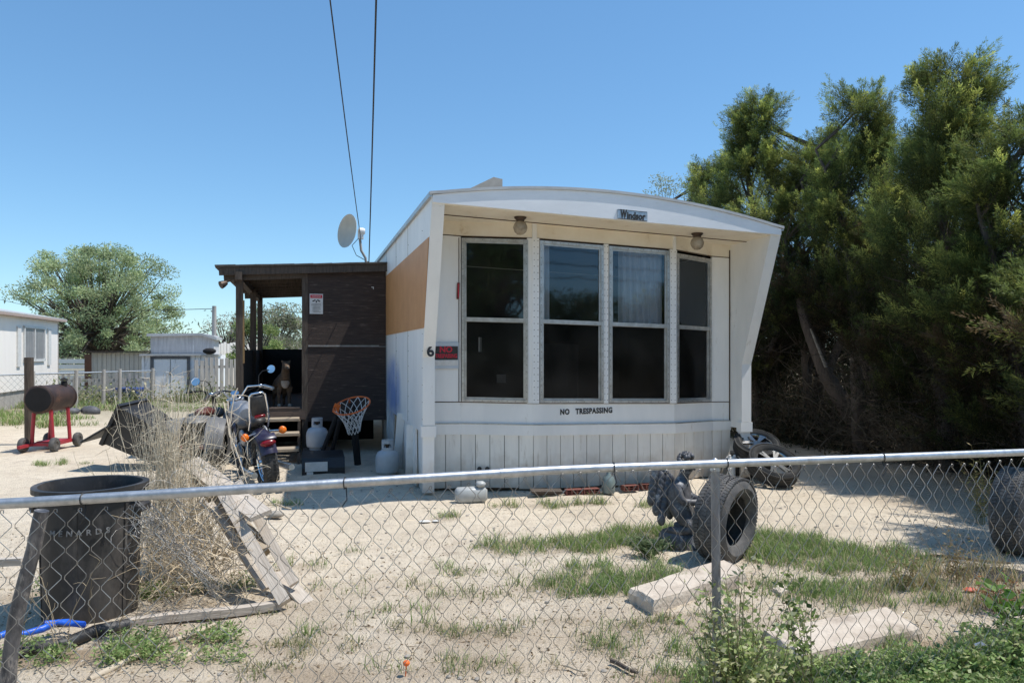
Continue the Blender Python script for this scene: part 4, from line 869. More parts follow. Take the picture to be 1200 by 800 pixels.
# ------------------------------------------------------------------ quad-like machine, tipped bin
qx,qy = G(232,545); qd = empty('quad_bike',(qx,qy,0),R(100)); tag(qd,'dusty grey quad bike with worn fenders parked behind the dry brush','quad bike')
def fl(mb, cx, cz, r, w, y0, a0, a1):
    n = 12; K = 5; vs = []
    for i in range(n+1):
        a = a0+(a1-a0)*i/n
        for k in range(K): u = k/(K-1); rr = r*(1-0.10*u**2); vs.append((cx+rr*math.cos(a), y0+w*u, cz+rr*math.sin(a)))
    fs = [(i*K+k,i*K+k+1,(i+1)*K+k+1,(i+1)*K+k) for i in range(n) for k in range(K-1)]
    mb.add(vs,fs); mb.add([(cx+(v[0]-cx)*0.95,v[1],cz+(v[2]-cz)*0.95) for v in vs],[f[::-1] for f in fs])
mb = MB()
for s_ in (-1,1):
    fl(mb,0,0.30,0.38,0.24*s_,0.16*s_,R(5),R(185)); fl(mb,1.05,0.30,0.38,0.22*s_,0.16*s_,R(-5),R(170))
mb.ball((0.5,0,0.55),0.2,14,(2.4,0.9,0.6)); mb.ball((0.05,0,0.62),0.2,14,(1.6,0.95,0.4)); mb.ball((1.05,0,0.66),0.17,14,(1.4,1.0,0.5))
mb.build('fenders',mat('dusty_grey_plastic',(0.12,0.12,0.125),(0.20,0.195,0.19),0.55,ns=4,c3=(0.3,0.28,0.25),c3s=5,c3lo=0.55,c3hi=0.8),qd,50)
one('ball',(0.40,0,0.72),0.15,14,(2.0,0.9,0.5)).build('seat',M_brown,qd,60)
for (x_,s_) in ((0,-1),(0,1),(1.05,-1),(1.05,1)):
    wl = MB(); wl.lathe([(0.14,-0.09),(0.24,-0.11),(0.29,-0.07),(0.30,0),(0.29,0.07),(0.24,0.11),(0.14,0.09)],28,(x_,0.28*s_,0.29),axis='y',capends=False); wl.lathe([(0,-0.04),(0.15,-0.05),(0.15,0.05),(0,0.04)],20,(x_,0.28*s_,0.29),axis='y'); wl.build('wheel',M_rubber,qd,45)
mb = MB(); mb.tube([(0.8,-0.36,0.98),(0.9,-0.15,1.0),(0.95,0,0.9),(0.9,0.15,1.0),(0.8,0.36,0.98)],0.013,8); mb.tube([(0.95,0,0.9),(1.05,0,0.6)],0.03,8); mb.build('handlebar',M_black,qd,50)
for yy in (-0.17,0.2): one('box',(-0.33,yy,0.30),(0.03,0.15,0.065),None,0.01).build('tail_light',M_redlens,qd)
mb = MB(); mb.box((0.5,0,0.33),(0.9,0.26,0.22),None,0.04); mb.build('chassis',M_engine,qd)
bx,by = G(165,548); tb = empty('wheeled_bin',(bx,by,0.0)); tag(tb,'black plastic bin tipped on its side with its lid hanging open','bin')
Mt = Euler((R(8),R(-62),R(-12))).to_matrix()
def tbox(mb,w0,d0,w1,d1,h,th=0.02):
    def ring(w,d,z): return [Vector((i*w/2,j*d/2,z)) for i,j in ((-1,-1),(1,-1),(1,1),(-1,1))]
    o0,o1,i1,i0 = ring(w0,d0,0),ring(w1,d1,h),ring(w1-2*th,d1-2*th,h),ring(w0-2*th,d0-2*th,th)
    vs = o0+o1+i1+i0; fs = [(3,2,1,0)]
    for r in range(3):
        for k in range(4): a = r*4+k; b = r*4+(k+1)%4; fs.append((a,b,b+4,a+4))
    fs.append((12,13,14,15)); mb.add(vs,fs)
mb = MB(); tbox(mb,0.44,0.50,0.56,0.62,0.86)
for zz_ in (0.84,): 
    for s_ in (-1,1): mb.box((0,s_*0.32,zz_),(0.60,0.03,0.05)); mb.box((s_*0.29,0,zz_),(0.03,0.66,0.05))
mb.v = [tuple(Mt@Vector(v)+Vector((0.50,0.0,0.42-0.17))) for v in mb.v]; mb.build('bin_body',M_black,tb)
mb = MB(); mb.box((0,0,0),(0.50,0.56,0.03),None,0.012); mb.v = [tuple(Euler((R(5),R(-28),R(-10))).to_matrix()@Vector(v)+Vector((-0.42,-0.05,0.52))) for v in mb.v]; mb.build('lid',M_black,tb)

# ------------------------------------------------------------------ big round tub
x,y = at0(106,4.42),4.42; tub = empty('trash_can',(x,y,0),R(0)); tag(tub,'large open round black trash can behind the fence on the left','trash can')
RT, RB, HT = 0.295, 0.25, 0.80
mb = MB(); mb.lathe([(RB,0.0),(RB+0.005,0.02),(RT-0.02,HT-0.08),(RT,HT-0.07),(RT,HT-0.03),(RT+0.022,HT-0.03),(RT+0.022,HT),(RT-0.012,HT),(RT-0.03,HT-0.08),(RB-0.02,0.03),(0,0.03)],56); 
mb.v = [(v[0]*(1+0.03*math.sin(3*math.atan2(v[1],v[0]))),v[1]*(1-0.05*v[2]),v[2]) for v in mb.v]; mb.build('barrel',M_tubout,tub,35)
mb = MB()
for k in range(6):
    a = 2*math.pi*k/6+0.75; mb.bar((RB*math.cos(a),RB*math.sin(a)*0.99,0.03),((RT-0.022)*math.cos(a),(RT-0.022)*math.sin(a)*0.97,HT-0.1),0.02,0.012,(math.cos(a),math.sin(a),0))
for s_ in (-1,1): mb.box((s_*(RT+0.02),0,HT-0.14),(0.05,0.14,0.06),None,0.015)
mb.build('ribs',M_tubout,tub)
lt = [];
for k,ch in enumerate('MENARDS'):
    ux = (k-3)*0.050+0.005; ang = -math.pi/2+ux/0.29+0.30; rr = 0.2865
    lt.append(text(ch,0.046,M_greyink,tub,'lettering',(rr*math.cos(ang)*1.0,rr*math.sin(ang)*0.985,0.56),(R(90-6),0,ang+math.pi/2),0.002,0.001,1.0))

# ------------------------------------------------------------------ chain link fence
K0, K1 = 2.87, 0.287
def fy(x): return K0+K1*x
def railz(x):
    u = x/fy(x)*F; return 1.6-(178+ (118.5-178)*(u+600)/1200 - 7.5*max(0,1-abs(u-60)/620))*fy(x)/F
fence = empty('chain_link_fence',(0,K0,0)); tag(fence,'galvanised chain link fence with a steel top rail across the foreground','fence')
def FP(x,z,d=0.0): return (x, fy(x)-K0 + d, z)
xs_ = [-3.6+0.25*i for i in range(33)]
mb = MB(); mb.tube([FP(x,railz(x)) for x in xs_ if x < 0.06]+[FP(0.05,railz(0.05))],0.0175,14); mb.tube([FP(0.0,railz(0.0))]+[FP(x,railz(x)) for x in xs_ if x > 0.06],0.0175,14)
mb.tube([FP(-0.05,railz(-0.05)),FP(0.06,railz(0.06))],0.0192,14); mb.build('top_rail',M_galv,fence,50)
def fpost(x, lean=0.0, top=0.0, m=M_galv, r=0.024):
    mb = MB(); zt = railz(x)-0.005+top; mb.tube([FP(x,-0.05,0.03),FP(x+lean,zt,0.03)],r,14); p = mb.build('post',m,fence,50)
    mb = MB(); mb.lathe([(r+0.004,-0.03),(r+0.004,0.0),(r*0.6,0.02),(0,0.026)],14,FP(x+lean,zt,0.03)); mb.build('post_cap',M_galv,p,50)
fpost(0.895,-0.012,0.0,M_oldgalv,0.019); fpost(4.3); fpost(-3.2)
# woven mesh
s = 0.0725; hx = s/2; mb = MB(); x = -3.5; row = 0; hv = 0.0445
vsN = []; 
nst = int((4.4+3.5)/hx)
zb = 0.03
for i in range(nst):
    x0 = -3.5+i*hx; zt = railz(x0)-0.030; nz_ = int((zt-zb)/hv)
    pts = []
    for k in range(nz_+1):
        z = zt-k*hv
        side = (k+i)%2
        xx = x0+hx*side + random.gauss(0,.0016) + 0.007*math.sin(z*5+x0*3)+0.003*math.sin(x0*2+z*11)
        bow = 0.022*math.sin(z*2.5+x0*1.3)+0.006*math.sin(z*9+x0*4)-0.012
        pts.append(Vector(FP(xx,z+0.010*math.sin(x0*2.1)+0.006*math.sin(x0*5.3),bow+(0.0022 if side else -0.0022))))
    # smooth corners: insert points near the bends
    q = [pts[0]]
    for k in range(1,len(pts)-1):
        q.append(pts[k].lerp(pts[k-1],0.12)); q.append(pts[k].lerp(pts[k+1],0.12))
    q.append(pts[-1])
    mb.tube(q,0.0014,5,False)
    if i%2 == 0:   # knuckle
        p = pts[0]; mb.tube([p, p+Vector((0.004,0,0.008)), p+Vector((0.011,0.002,0.007)), p+Vector((0.010,0.003,-0.004))],0.0017,5,False)
mb.build('wire_mesh',M_wire,fence,60)
for x in (-1.45,-0.62,0.42,0.93,1.72,-2.3,2.7):
    mb = MB(); z = railz(x); c = FP(x,z); mb.tube([(c[0],c[1]+0.021*math.cos(a),c[2]+0.021*math.sin(a)) for a in [k*0.52 for k in range(12)]]+[(c[0]+0.01,c[1]-0.012,c[2]-0.06),(c[0]-0.008,c[1]-0.01,c[2]-0.085)],0.0022,5)
    mb.build('tie_wire',M_cable,fence,50)
# leaning old pipe behind the fence, left
p0 = P(5,815,2.9); p0.z = -0.02 ; a = P(9,800,2.62); b = P(45,598,2.62)
d_ = (b-a).normalized(); base = a - d_*(a.z/d_.z); 
mb = MB(); pts = [base.lerp(b,k/8)+Vector((0.012*math.sin(k),0,0))-base for k in range(9)]; mb.tube(pts,[0.026,0.027,0.026,0.027,0.025,0.026,0.025,0.024,0.024],14); lp_ = mb.build('leaning_post',M_oldpost,None,50,loc=base); tag(lp_,'dark weathered round post leaning behind the fence at the left edge','post')
mb = MB(); a = P(-30,660,3.2); b = P(27,657,3.2); mb.bar(a-a,b-a,0.03,0.032); tag(mb.build('timber_rail',M_wood,None,loc=a),'grey timber rail poking in at the left edge beside the trash can','timber')

# ------------------------------------------------------------------ timber scraps, hose, strap
def plank(name, p0, p1, w, h, m, label, cat='plank', up=(0,0,1), group=None):
    p0 = Vector(p0); p1 = Vector(p1); L = (p1-p0).length; x = (p1-p0).normalized(); y = Vector(up).cross(x).normalized(); z = x.cross(y)
    mb = MB(); n = 8; vs = []
    for i in range(n+1):
        jw = w/2*(1+random.uniform(-.03,.03)); b = 0.006*math.sin(i*0.8)
        vs += [(i*L/n,-jw,-h/2+b),(i*L/n,jw,-h/2+b),(i*L/n,jw,h/2+b),(i*L/n,-jw,h/2+b)]
    fs = [(3,2,1,0),(4*n,4*n+1,4*n+2,4*n+3)]+[(4*i+k,4*i+(k+1)%4,4*i+4+(k+1)%4,4*i+4+k) for i in range(n) for k in range(4)]
    mb.add(vs,fs); o = mb.build(name,m,None); M4 = Matrix((x,y,z)).transposed().to_4x4(); o.matrix_world = Matrix.Translation(p0)@M4
    tag(o,label,cat,group); return o
gp = 'weathered planks piled by the dry brush'
plank('plank',P(222,541,5.6),P(306,604,4.75),0.15,0.03,M_wood,'widest grey plank at the top of the pile, sloping down beside the motorcycle','plank',(0.1,-0.5,1),gp)
plank('plank',P(258,572,4.95),P(334,706,4.45),0.075,0.045,M_wood,'long narrow plank leaning left of a parallel one above the dirt','plank',(0.2,-1,0.6),gp)
plank('plank',P(278,565,5.1),P(345,684,4.72),0.065,0.04,M_wood,'narrow plank leaning right of a parallel one, nearest the open yard','plank',(0.2,-1,0.6),gp)
plank('plank',P(326,676,5.0)+Vector((0,0,0.03)),P(366,712,4.55),0.10,0.02,M_wood,'short splintered board lying flat at the foot of the pile','plank',(0,0,1),gp)
plank('plank',P(232,556,5.5),P(306,646,4.8),0.13,0.03,M_step,'pale board tucked beneath the widest plank','plank',(0.1,-0.5,1),gp)
plank('plank',P(296,625,4.95),P(316,648,4.95),0.05,0.05,M_stick,'stubby pale block wedged between the two narrow planks','plank',(0,0,1),gp)
plank('plank',P(246,590,5.0),P(312,690,4.62),0.05,0.03,M_wood,'thin grey lath leaning left of the long narrow planks','plank',(0.1,-0.6,1),gp)
for i_,(a_,b_) in enumerate([((236,556),(262,548)),((228,600),(262,585)),((240,640),(270,650))]):
    plank('wood_scrap',P(*a_,5.6),P(*b_,5.6),0.06,0.04,M_stick,['small wood scrap on the pile under the brush, top','small wood scrap in the middle of the brush pile','small wood scrap low in the brush pile'][i_],'wood scrap',(0,0,1),'scraps in the brush pile')
plank('fallen_beam',Vector((*G(148,736),0.03)),Vector((*G(330,716),0.045)),0.06,0.045,M_wood,'straight grey beam lying on the weeds behind the fence','beam')
mb = MB(); pts = [G(20,776),G(62,768),G(112,750),G(152,742)]; pts = [(x,y,0.055) for x,y in pts]
mb.tube([Vector(pts[0]).lerp(Vector(pts[1]),t) for t in (0,.5,1)]+[Vector(pts[1]).lerp(Vector(pts[2]),t)+Vector((0,-0.06*math.sin(math.pi*t),0)) for t in (.2,.4,.6,.8,1)]+[Vector(pts[3])],0.033,12)
tag(mb.build('drain_hose',M_tubout,None,50),'thick black flexible hose lying against the beam in the weeds','hose')
mb = MB(); q = [(-12,748),(8,743),(28,739),(50,734),(68,729),(98,728),(80,724),(52,731)]; q = [(*G(a,b+22),0.095+0.012*math.sin(i*2)) for i,(a,b) in enumerate(q)]
for k in range(len(q)-1):
    pass
mb.tube(q,[.016,.020,.017,.021,.016,.019,.014,.016],8)
tag(mb.build('blue_strap',mat('bright_blue_tarp',(0.03,0.17,0.80),(0.02,0.09,0.5),0.35,ns=9,bump=0.6,bs=18),None,60),'bright blue strap twisted over the black hose','strap')
mb = MB(); a = Vector((*G(105,803),0.03)); b = Vector((*G(252,738),0.05)); mb.tube([a.lerp(b,t)+Vector((0.01*math.sin(t*9),0,0.012*math.sin(t*5))) for t in [i/8 for i in range(9)]],[.017,.017,.016,.016,.015,.014,.013,.012,.010],10); tag(mb.build('stick',M_stick,None,50),'pale bleached stick lying in the weeds at the lower left','stick')
for (a,b,r,lb) in (((1090,652),(1185,662),0.012,'thin brown stick on the dirt at the far right'),((716,776),(748,792),0.012,'dark short stick on the dirt near the bottom middle'),((660,782),(686,790),0.006,'thin twig on the dirt near the bottom middle'),((655,693),(702,702),0.005,'pale straw twig lying in the middle of the yard')):
    mb = MB(); A_ = Vector((*G(*a),0.012)); B_ = Vector((*G(*b),0.015)); mb.tube([A_.lerp(B_,t)+Vector((0,0.01*math.sin(t*7),0)) for t in (0,.25,.5,.75,1)],[r,r,r*.9,r*.8,r*.6],7); tag(mb.build('stick',M_darkwood if r>0.01 else M_stick,None,50),lb,'stick')
x,y = G(215,772); mb = MB(); mb.ball((0,0,0.02),0.035,8,(1.4,1,0.5)); tag(mb.build('stone',M_stick,None,60,loc=(x,y,0)),'pale flat chunk beside the bleached stick','stone')
x,y = G(322,606); mb = MB(); mb.ball((0,0,0.03),0.06,9,(1.6,1,0.6)); tag(mb.build('stone',M_rock,None,60,loc=(x,y,0)),'smooth stone on the dirt at the right of the planks','stone')
x,y = G(498,612); mb = MB(); mb.ball((0,0,0.012),0.03,7,(2.0,1,0.35)); mb.ball((0.1,0.02,0.012),0.025,7,(1.4,1,0.3)); tag(mb.build('paper_scrap',M_label,None,60,loc=(x,y,0)),'crumpled white scrap on the open dirt','litter')
x,y = G(475,793); mb = MB(); mb.tube([(0,0,0),(0.005,0,0.06)],0.003,5); mb.ball((0.005,0,0.07),0.018,8,(1,1,0.8)); tag(mb.build('orange_flower',mat('orange_petals',(0.85,0.12,0.02),(0.8,0.2,0.03),0.6),None,60,loc=(x,y,0)),'tiny bright orange flower at the bottom middle','flower')
x,y = G(1137,694); mb = MB(); mb.ball((0,0,0.02),0.03,7,(1.6,1,0.5)); tag(mb.build('red_scrap',mat('faded_red_plastic',(0.6,0.10,0.05),(0.5,0.1,0.05),0.6),None,60,loc=(x,y,0)),'faded red plastic scrap in the dry grass at the right','litter')

# ------------------------------------------------------------------ dry brush, wire bundle
x0,y0 = G(225,700); strands = []
def brush_pts(n, cx, cy, sx, sy, h0, h1, r, spread, j):
    out = []
    for _ in range(n):
        bx_ = random.gauss(cx,sx); by_ = random.gauss(cy,sy); L = random.uniform(h0,h1)
        d = Vector((random.gauss(0,spread),random.gauss(0,spread),1)); out.append((wander((bx_,by_,random.uniform(0,0.15)),d,L,8,j),r*random.uniform(0.6,1.4)))
    return out
cx,cy = -2.42,5.2
strands += brush_pts(210,cx,cy,0.16,0.13,0.45,0.98,0.0028,0.16,0.10)
strands += brush_pts(150,cx-0.02,cy,0.08,0.10,0.95,1.38,0.0028,0.035,0.05)
base_ = list(strands)
for pts,r in base_:
    for _ in range(3):
        i_ = random.randrange(2,len(pts)); d = Vector((random.gauss(0,1),random.gauss(0,1),random.gauss(0.5,0.6))); strands.append((wander(pts[i_],d,random.uniform(0.06,0.22),4,0.3),r*0.6))
db = twigs('dry_brush',strands,TWIG,None,3,(0.76,0.66,0.50),0.25); tag(db,'tall straw coloured dead weed bush standing over the planks','dead bush')
strands = []
for _ in range(620):
    px_,py_ = min(282,random.gauss(222,32)), random.gauss(655,28); Y_ = random.uniform(4.3,5.1); p = P(px_,min(py_,705),Y_); p.z = max(0.03,p.z)
    strands.append((wander(p,(random.gauss(0,1),random.gauss(0,.6),random.gauss(0.25,0.6)),random.uniform(0.12,0.5),6,0.35),0.0022*random.uniform(.6,1.6)))
for s_ in strands:
    for p in s_[0]: p.z = max(0.01,p.z)
tag(twigs('tumbleweed',strands,TWIG,None,3,(0.54,0.43,0.29),0.4),'tangled low tumbleweed heap behind the fence, beside the trash can','dead bush')
strands = []
for (a,b,c) in (((262,470),(272,540),(300,590)),((278,455),(262,500),(280,560)),((330,560),(300,590),(270,610)),((200,560),(240,590),(300,585)),((245,470),(215,500),(190,560)),((340,595),(300,585),(240,620))):
    pa,pb,pc = P(*a,5.5),P(*b,5.35),P(*c,5.2); pts = [pa.lerp(pb,t).lerp(pb.lerp(pc,t),t)+Vector((random.gauss(0,.006),random.gauss(0,.006),random.gauss(0,.006))) for t in [i/10 for i in range(11)]]; strands.append((pts,0.006))
    for p in pts[1::2]: strands.append((wander(p,(random.gauss(0,1),random.gauss(0,.5),random.gauss(.4,.5)),random.uniform(.1,.25),5,.3),0.003))
tag(twigs('bare_branches',strands,TWIG,None,4,(0.55,0.47,0.36),0.15),'pale bare branches reaching over the planks towards the motorcycle','branches')
strands = []
for i_ in range(70):                                          # old wire roll
    c = P(random.gauss(188,20),random.gauss(628,22),4.0); rr = random.uniform(0.03,0.10); M_ = Euler((random.uniform(0,3),random.uniform(0,3),random.uniform(0,3))).to_matrix(); k0 = random.uniform(0,6)
    strands.append(([c+M_@Vector((rr*math.cos(k0+k*0.5),rr*math.sin(k0+k*0.5),0.01*k)) for k in range(9)],0.0016))
for i_ in range(26):
    a = P(165+random.gauss(0,16),600+random.gauss(0,8),4.0); b = P(262+random.gauss(0,10),700+random.gauss(0,8),4.0); strands.append(([a.lerp(b,t)+Vector((random.gauss(0,.012),random.gauss(0,.02),random.gauss(0,.012))) for t in [k/7 for k in range(8)]],0.0016))
tag(twigs('wire_tangle',strands,M_wire,None,4),'tangle of old grey fence wire hanging beside the trash can','wire')
# thin dead twigs in front of the can
strands = []
for k in range(9):
    a = P(120+random.gauss(0,45),735,3.7); a.z = 0.0; pts = wander(a,(random.gauss(0,.35),0,1),random.uniform(.3,.62),8,.16); strands.append((pts,0.003))
    for p in pts[2::2]: strands.append((wander(p,(random.gauss(0,1),0,.6),.07,3,.3),0.002))
tag(twigs('dead_stalks',strands,TWIG,None,4,(0.30,0.24,0.16),0.2),'thin brown dead stalks standing in front of the trash can','dead weeds')

# ------------------------------------------------------------------ leafy plants
def plant(name, x, y, n, h, spread, leafL, leafW, col, alt, label, dens=22, stemr=0.003, seedcol=(0.25,0.24,0.12), cat='plant', group=None, lean=0.0):
    r = empty(name,(x,y,gz(x,y))); tag(r,label,cat,group); st = []; C = []; D = []
    for _ in range(n):
        a = random.uniform(0,6.28); d = Vector((math.cos(a)*spread+lean,math.sin(a)*spread,1)); L = h*random.uniform(.5,1.05)
        pts = wander((random.gauss(0,.03),random.gauss(0,.03),0),d,L,8,0.10); st.append((pts,stemr))
        for k in range(dens):
            u = random.uniform(.15,1)*(len(pts)-1.001); i_ = int(u); p = pts[i_].lerp(pts[i_+1],u-i_); C.append(tuple(p)); aa = random.uniform(0,6.28); D.append((math.cos(aa),math.sin(aa),random.uniform(0.0,0.9)))
            if random.random() < .35: C.append(tuple(p+Vector((math.cos(aa),math.sin(aa),.4))*leafL*.7)); D.append((math.cos(aa+.8),math.sin(aa+.8),random.uniform(0,.9)))
    twigs('stem',st,LEAF,r,4,seedcol,0.1); C = np.array(C); D = np.array(D); m = len(C)
    leaves('leaves',C,D,NR.uniform(.55,1.2,m)*leafL,NR.uniform(.6,1.2,m)*leafW,vary(col,m,.2,alt,.3),None,r); return r
def gfence(px, d=0.12):                                      # ground point just behind the fence line at a picture column
    u = (px-600)/F; Y = K0/(1-K1*u)+d; return (u*Y, Y)
x,y = gfence(872,-0.03); plant('weed_bush',x,y,42,0.68,0.25,0.034,0.02,(0.33,0.40,0.15),(0.60,0.60,0.36),'leafy pale green weed growing up around the middle fence post',30,group='weeds growing at the fence')
x,y = gfence(846,-0.06); plant('weed_bush',x,y,12,0.50,0.42,0.034,0.02,(0.36,0.40,0.16),(0.58,0.56,0.32),'lower yellowing weed on the left of the fence post',24,group='weeds growing at the fence')
x,y = gfence(945,0.12); plant('weed_bush',x,y,8,0.66,0.14,0.038,0.024,(0.20,0.27,0.08),(0.42,0.44,0.22),'slender weed on its own over the concrete slab',24,group='weeds growing at the fence')
for i_,(px_,py_,n_,h_,lb_) in enumerate(((1010,812,10,0.17,'low pale weed at the fence foot below the flat slab'),(1085,806,12,0.18,'bushy green weed at the fence foot, right of the flat slab'),(1140,800,14,0.26,'taller green weed beside the silvery wrapper'),(905,812,12,0.24,'bushy weed at the lower right of the fence post'),(1195,795,14,0.34,'green weed filling the lower right corner'))):
    x,y = G(px_,py_); plant('weed_bush',x,y,n_*2,h_,0.5,0.034,0.018,(0.30,0.41,0.14),(0.54,0.56,0.30),lb_,26,group='weeds growing at the fence')
x,y = G(1190,745); plant('broad_leaf_plant',x,y,7,0.42,0.35,0.09,0.035,(0.11,0.22,0.04),(0.18,0.28,0.07),'bright green broad leaved plant at the right edge',14,0.005)
x,y = G(1060,690); plant('dry_weed',x,y,22,0.30,0.30,0.03,0.010,(0.34,0.26,0.13),(0.20,0.2,0.08),'straw brown weed clump right of the green grass',12,0.0018,(0.42,0.33,0.18),'dry weed','dry weed clumps')
x,y = G(1120,680); plant('dry_weed',x,y,24,0.42,0.28,0.03,0.010,(0.34,0.24,0.12),(0.2,0.2,0.08),'tall tan weed clump in front of the fallen stick','14' and 12,0.0018,(0.42,0.33,0.18),'dry weed','dry weed clumps')
x,y = G(1168,715); plant('dry_weed',x,y,26,0.26,0.5,0.03,0.010,(0.28,0.12,0.06),(0.3,0.22,0.12),'reddish brown dead weed under the broad leaved plant',12,0.002,(0.30,0.15,0.08),'dry weed','dry weed clumps')
x,y = G(1150,612); plant('dry_weed',x,y,16,0.75,0.10,0.05,0.014,(0.30,0.28,0.10),(0.36,0.28,0.14),'tall thin yellow weed in the tree shade at the right',16,0.0025,(0.42,0.36,0.18),'dry weed','dry weed clumps')
x,y = G(760,655); plant('silvery_plant',x,y,30,0.20,0.7,0.05,0.012,(0.17,0.22,0.11),(0.10,0.15,0.06),'silvery green low plant at the foot of the statue',22)
x,y = G(1170,790); 
mb = MB(); random.seed(3)
for _ in range(26): mb.add([(random.gauss(0,.022),random.gauss(0,.022),random.uniform(0.02,0.09)) for k in range(3)],[(0,1,2)])
x,y = G(1155,770); tag(mb.build('crumpled_plastic',M_litter,None,loc=(x,y,0)),'crumpled silvery plastic wrapper in the weeds at the lower right','litter')

# ------------------------------------------------------------------ concrete pieces
def slab(name, pts, h, th, m, label):
    c = sum((Vector((*p,0)) for p in pts),Vector())/len(pts); mb = MB(); n = len(pts); ins = [Vector((*p,0))-c for p in pts]
    dense = []
    for k in range(n):
        a,b = ins[k],ins[(k+1)%n]
        for t in [i/8 for i in range(8)]: dense.append(a.lerp(b,t)*(1+random.uniform(-.03,.02)))
    N2 = len(dense); vs = []
    for (s_,z) in ((1.0,h-th),(1.01,h-0.03),(0.975,h),): vs += [(p.x*s_,p.y*s_,z+random.uniform(-.007,.007)) for p in dense]
    fs = [(k,(k+1)%N2,(k+1)%N2+N2,k+N2) for k in range(N2)]+[(k+N2,(k+1)%N2+N2,(k+1)%N2+2*N2,k+2*N2) for k in range(N2)]+[tuple(range(2*N2,3*N2)),tuple(range(N2))[::-1]]
    mb.add(vs,fs); o = mb.build(name,m,None,loc=c); tag(o,label,'concrete'); return o
def GH(px,py,h): Y = F*(EYE-h)/(py-HY); return ((px-600)/F*Y,Y)
slab('concrete_kerb',[GH(737,688,.10),GH(766,703,.10),GH(876,670,.10),GH(850,654,.10)],0.10,0.12,M_conc,'raised concrete block below the tyre, partly undercut')
slab('concrete_slab',[GH(892,738,.06),GH(940,768,.06),GH(1082,735,.06),GH(1040,711,.06)],0.06,0.08,M_conc,'flat pale concrete slab lying in the grass at the right')
slab('concrete_chunk',[GH(905,688,.03),GH(915,694,.03),GH(930,688,.03),GH(920,683,.03)],0.03,0.05,M_conc,'small concrete chunk in the grass between the slabs')
x,y = G(1165,672); mb = MB(); mb.ball((0,0,0),0.2,14,(1.4,0.9,0.10)); tag(mb.build('hollow_shade',M_matblack,None,60,loc=(x,y,0.0)),'black patch standing for the shade of a shallow hollow below the broad leaved plant','hole')  # flat black ball painted in for the dark of a hollow

# ------------------------------------------------------------------ upright tyre, edge tyre, chrome wheels
def bigtyre(loc, rot, Ro, w, label, mt=M_rubber, rim=False, group=None, Ri=None):
    t = empty('tyre' if not rim else 'car_wheel', loc, rot=rot); tag(t,label,'tyre' if not rim else 'wheel',group); Ri = Ri or Ro*0.58; h = w/2
    prof = [(Ri,-h*0.62),(Ri+0.01,-h*0.8),(Ri+(Ro-Ri)*.5,-h*1.03),(Ro-0.03,-h*.92),(Ro-0.006,-h*.75),(Ro,-h*.4),(Ro+0.002,0),(Ro,h*.4),(Ro-0.006,h*.75),(Ro-0.03,h*.92),(Ri+(Ro-Ri)*.5,h*1.03),(Ri+0.01,h*.8),(Ri,h*.62),(Ri+0.02,h*.6),(Ro-0.03,h*.8),(Ro-0.02,0),(Ro-0.03,-h*.8),(Ri+0.02,-h*.6),(Ri,-h*.62)]
    mb = MB(); mb.lathe(prof,72,axis='y',capends=False)
    for k in range(72):
        a = 2*math.pi*k/72
        for j,yy in enumerate((-.62,-.25,.12,.5)):
            Mx = Matrix.Rotation(-a-(j%2)*0.04,3,'Y'); mb.box(Mx@Vector((0,yy*h*1.15,Ro)),(Ro*0.070,h*0.30,0.014),Mx@Matrix.Rotation(0.3*(1 if j%2 else -1),3,'Z'))
    mb.build('casing',mt,t,45)
    if rim:
        mb = MB(); mb.lathe([(Ri+0.004,-h*.62),(Ri-0.006,-h*.66),(Ri-0.02,-h*.5),(Ri-0.03,h*.4),(Ri,h*.62)],48,axis='y',capends=False); mb.lathe([(0,-h*.55),(0.05,-h*.55),(0.06,-h*.4),(0,-h*.38)],24,axis='y')
        for k in range(6):
            a = 2*math.pi*k/6
            for s_ in (-.12,.12): mb.bar((0.04*math.cos(a),-h*.45,0.04*math.sin(a)),((Ri-.01)*math.cos(a+s_),-h*.5,(Ri-.01)*math.sin(a+s_)),0.03,0.022,(0,1,0))
        mb.build('rim',mat('scuffed_chrome',(0.34,0.34,0.35),(0.20,0.20,0.20),0.16,1.0,ns=9) if 'scuffed_chrome' not in MATS else MATS['scuffed_chrome'],t,40)
    return t
x,y = G(850,655); bigtyre((x,y,0.315),(R(4),0,R(47)),0.325,0.26,'old grey truck tyre standing upright next to the statue')
x,y = G(1195,655); bigtyre((x+0.12,y+0.2,0.33),(0,R(10),R(40)),0.34,0.24,'dark tyre standing at the right edge in the tree shade')
x,y = G(930,578); bigtyre((x-0.05,y+0.5,0.24),(R(-56),0,R(10)),0.30,0.20,'tyre with shiny chrome rim leaning back in the shade by the trees',M_tyre,True,'chrome wheels beside the trailer',0.21)
x,y = G(893,572); bigtyre((x+0.12,y+0.55,0.42),(R(-62),R(4),R(-8)),0.27,0.18,'tyre with chrome rim stacked higher, against the trailer corner',M_tyre,True,'chrome wheels beside the trailer',0.19)
mb = MB(); mb.box((0,0,0.15),(0.5,0.45,0.30),Euler((0,0,.3)),0.05); tag(mb.build('storage_crate',M_black,None,loc=(x+0.1,y+0.9,0)),'black plastic crate beneath the higher chrome wheel','crate')
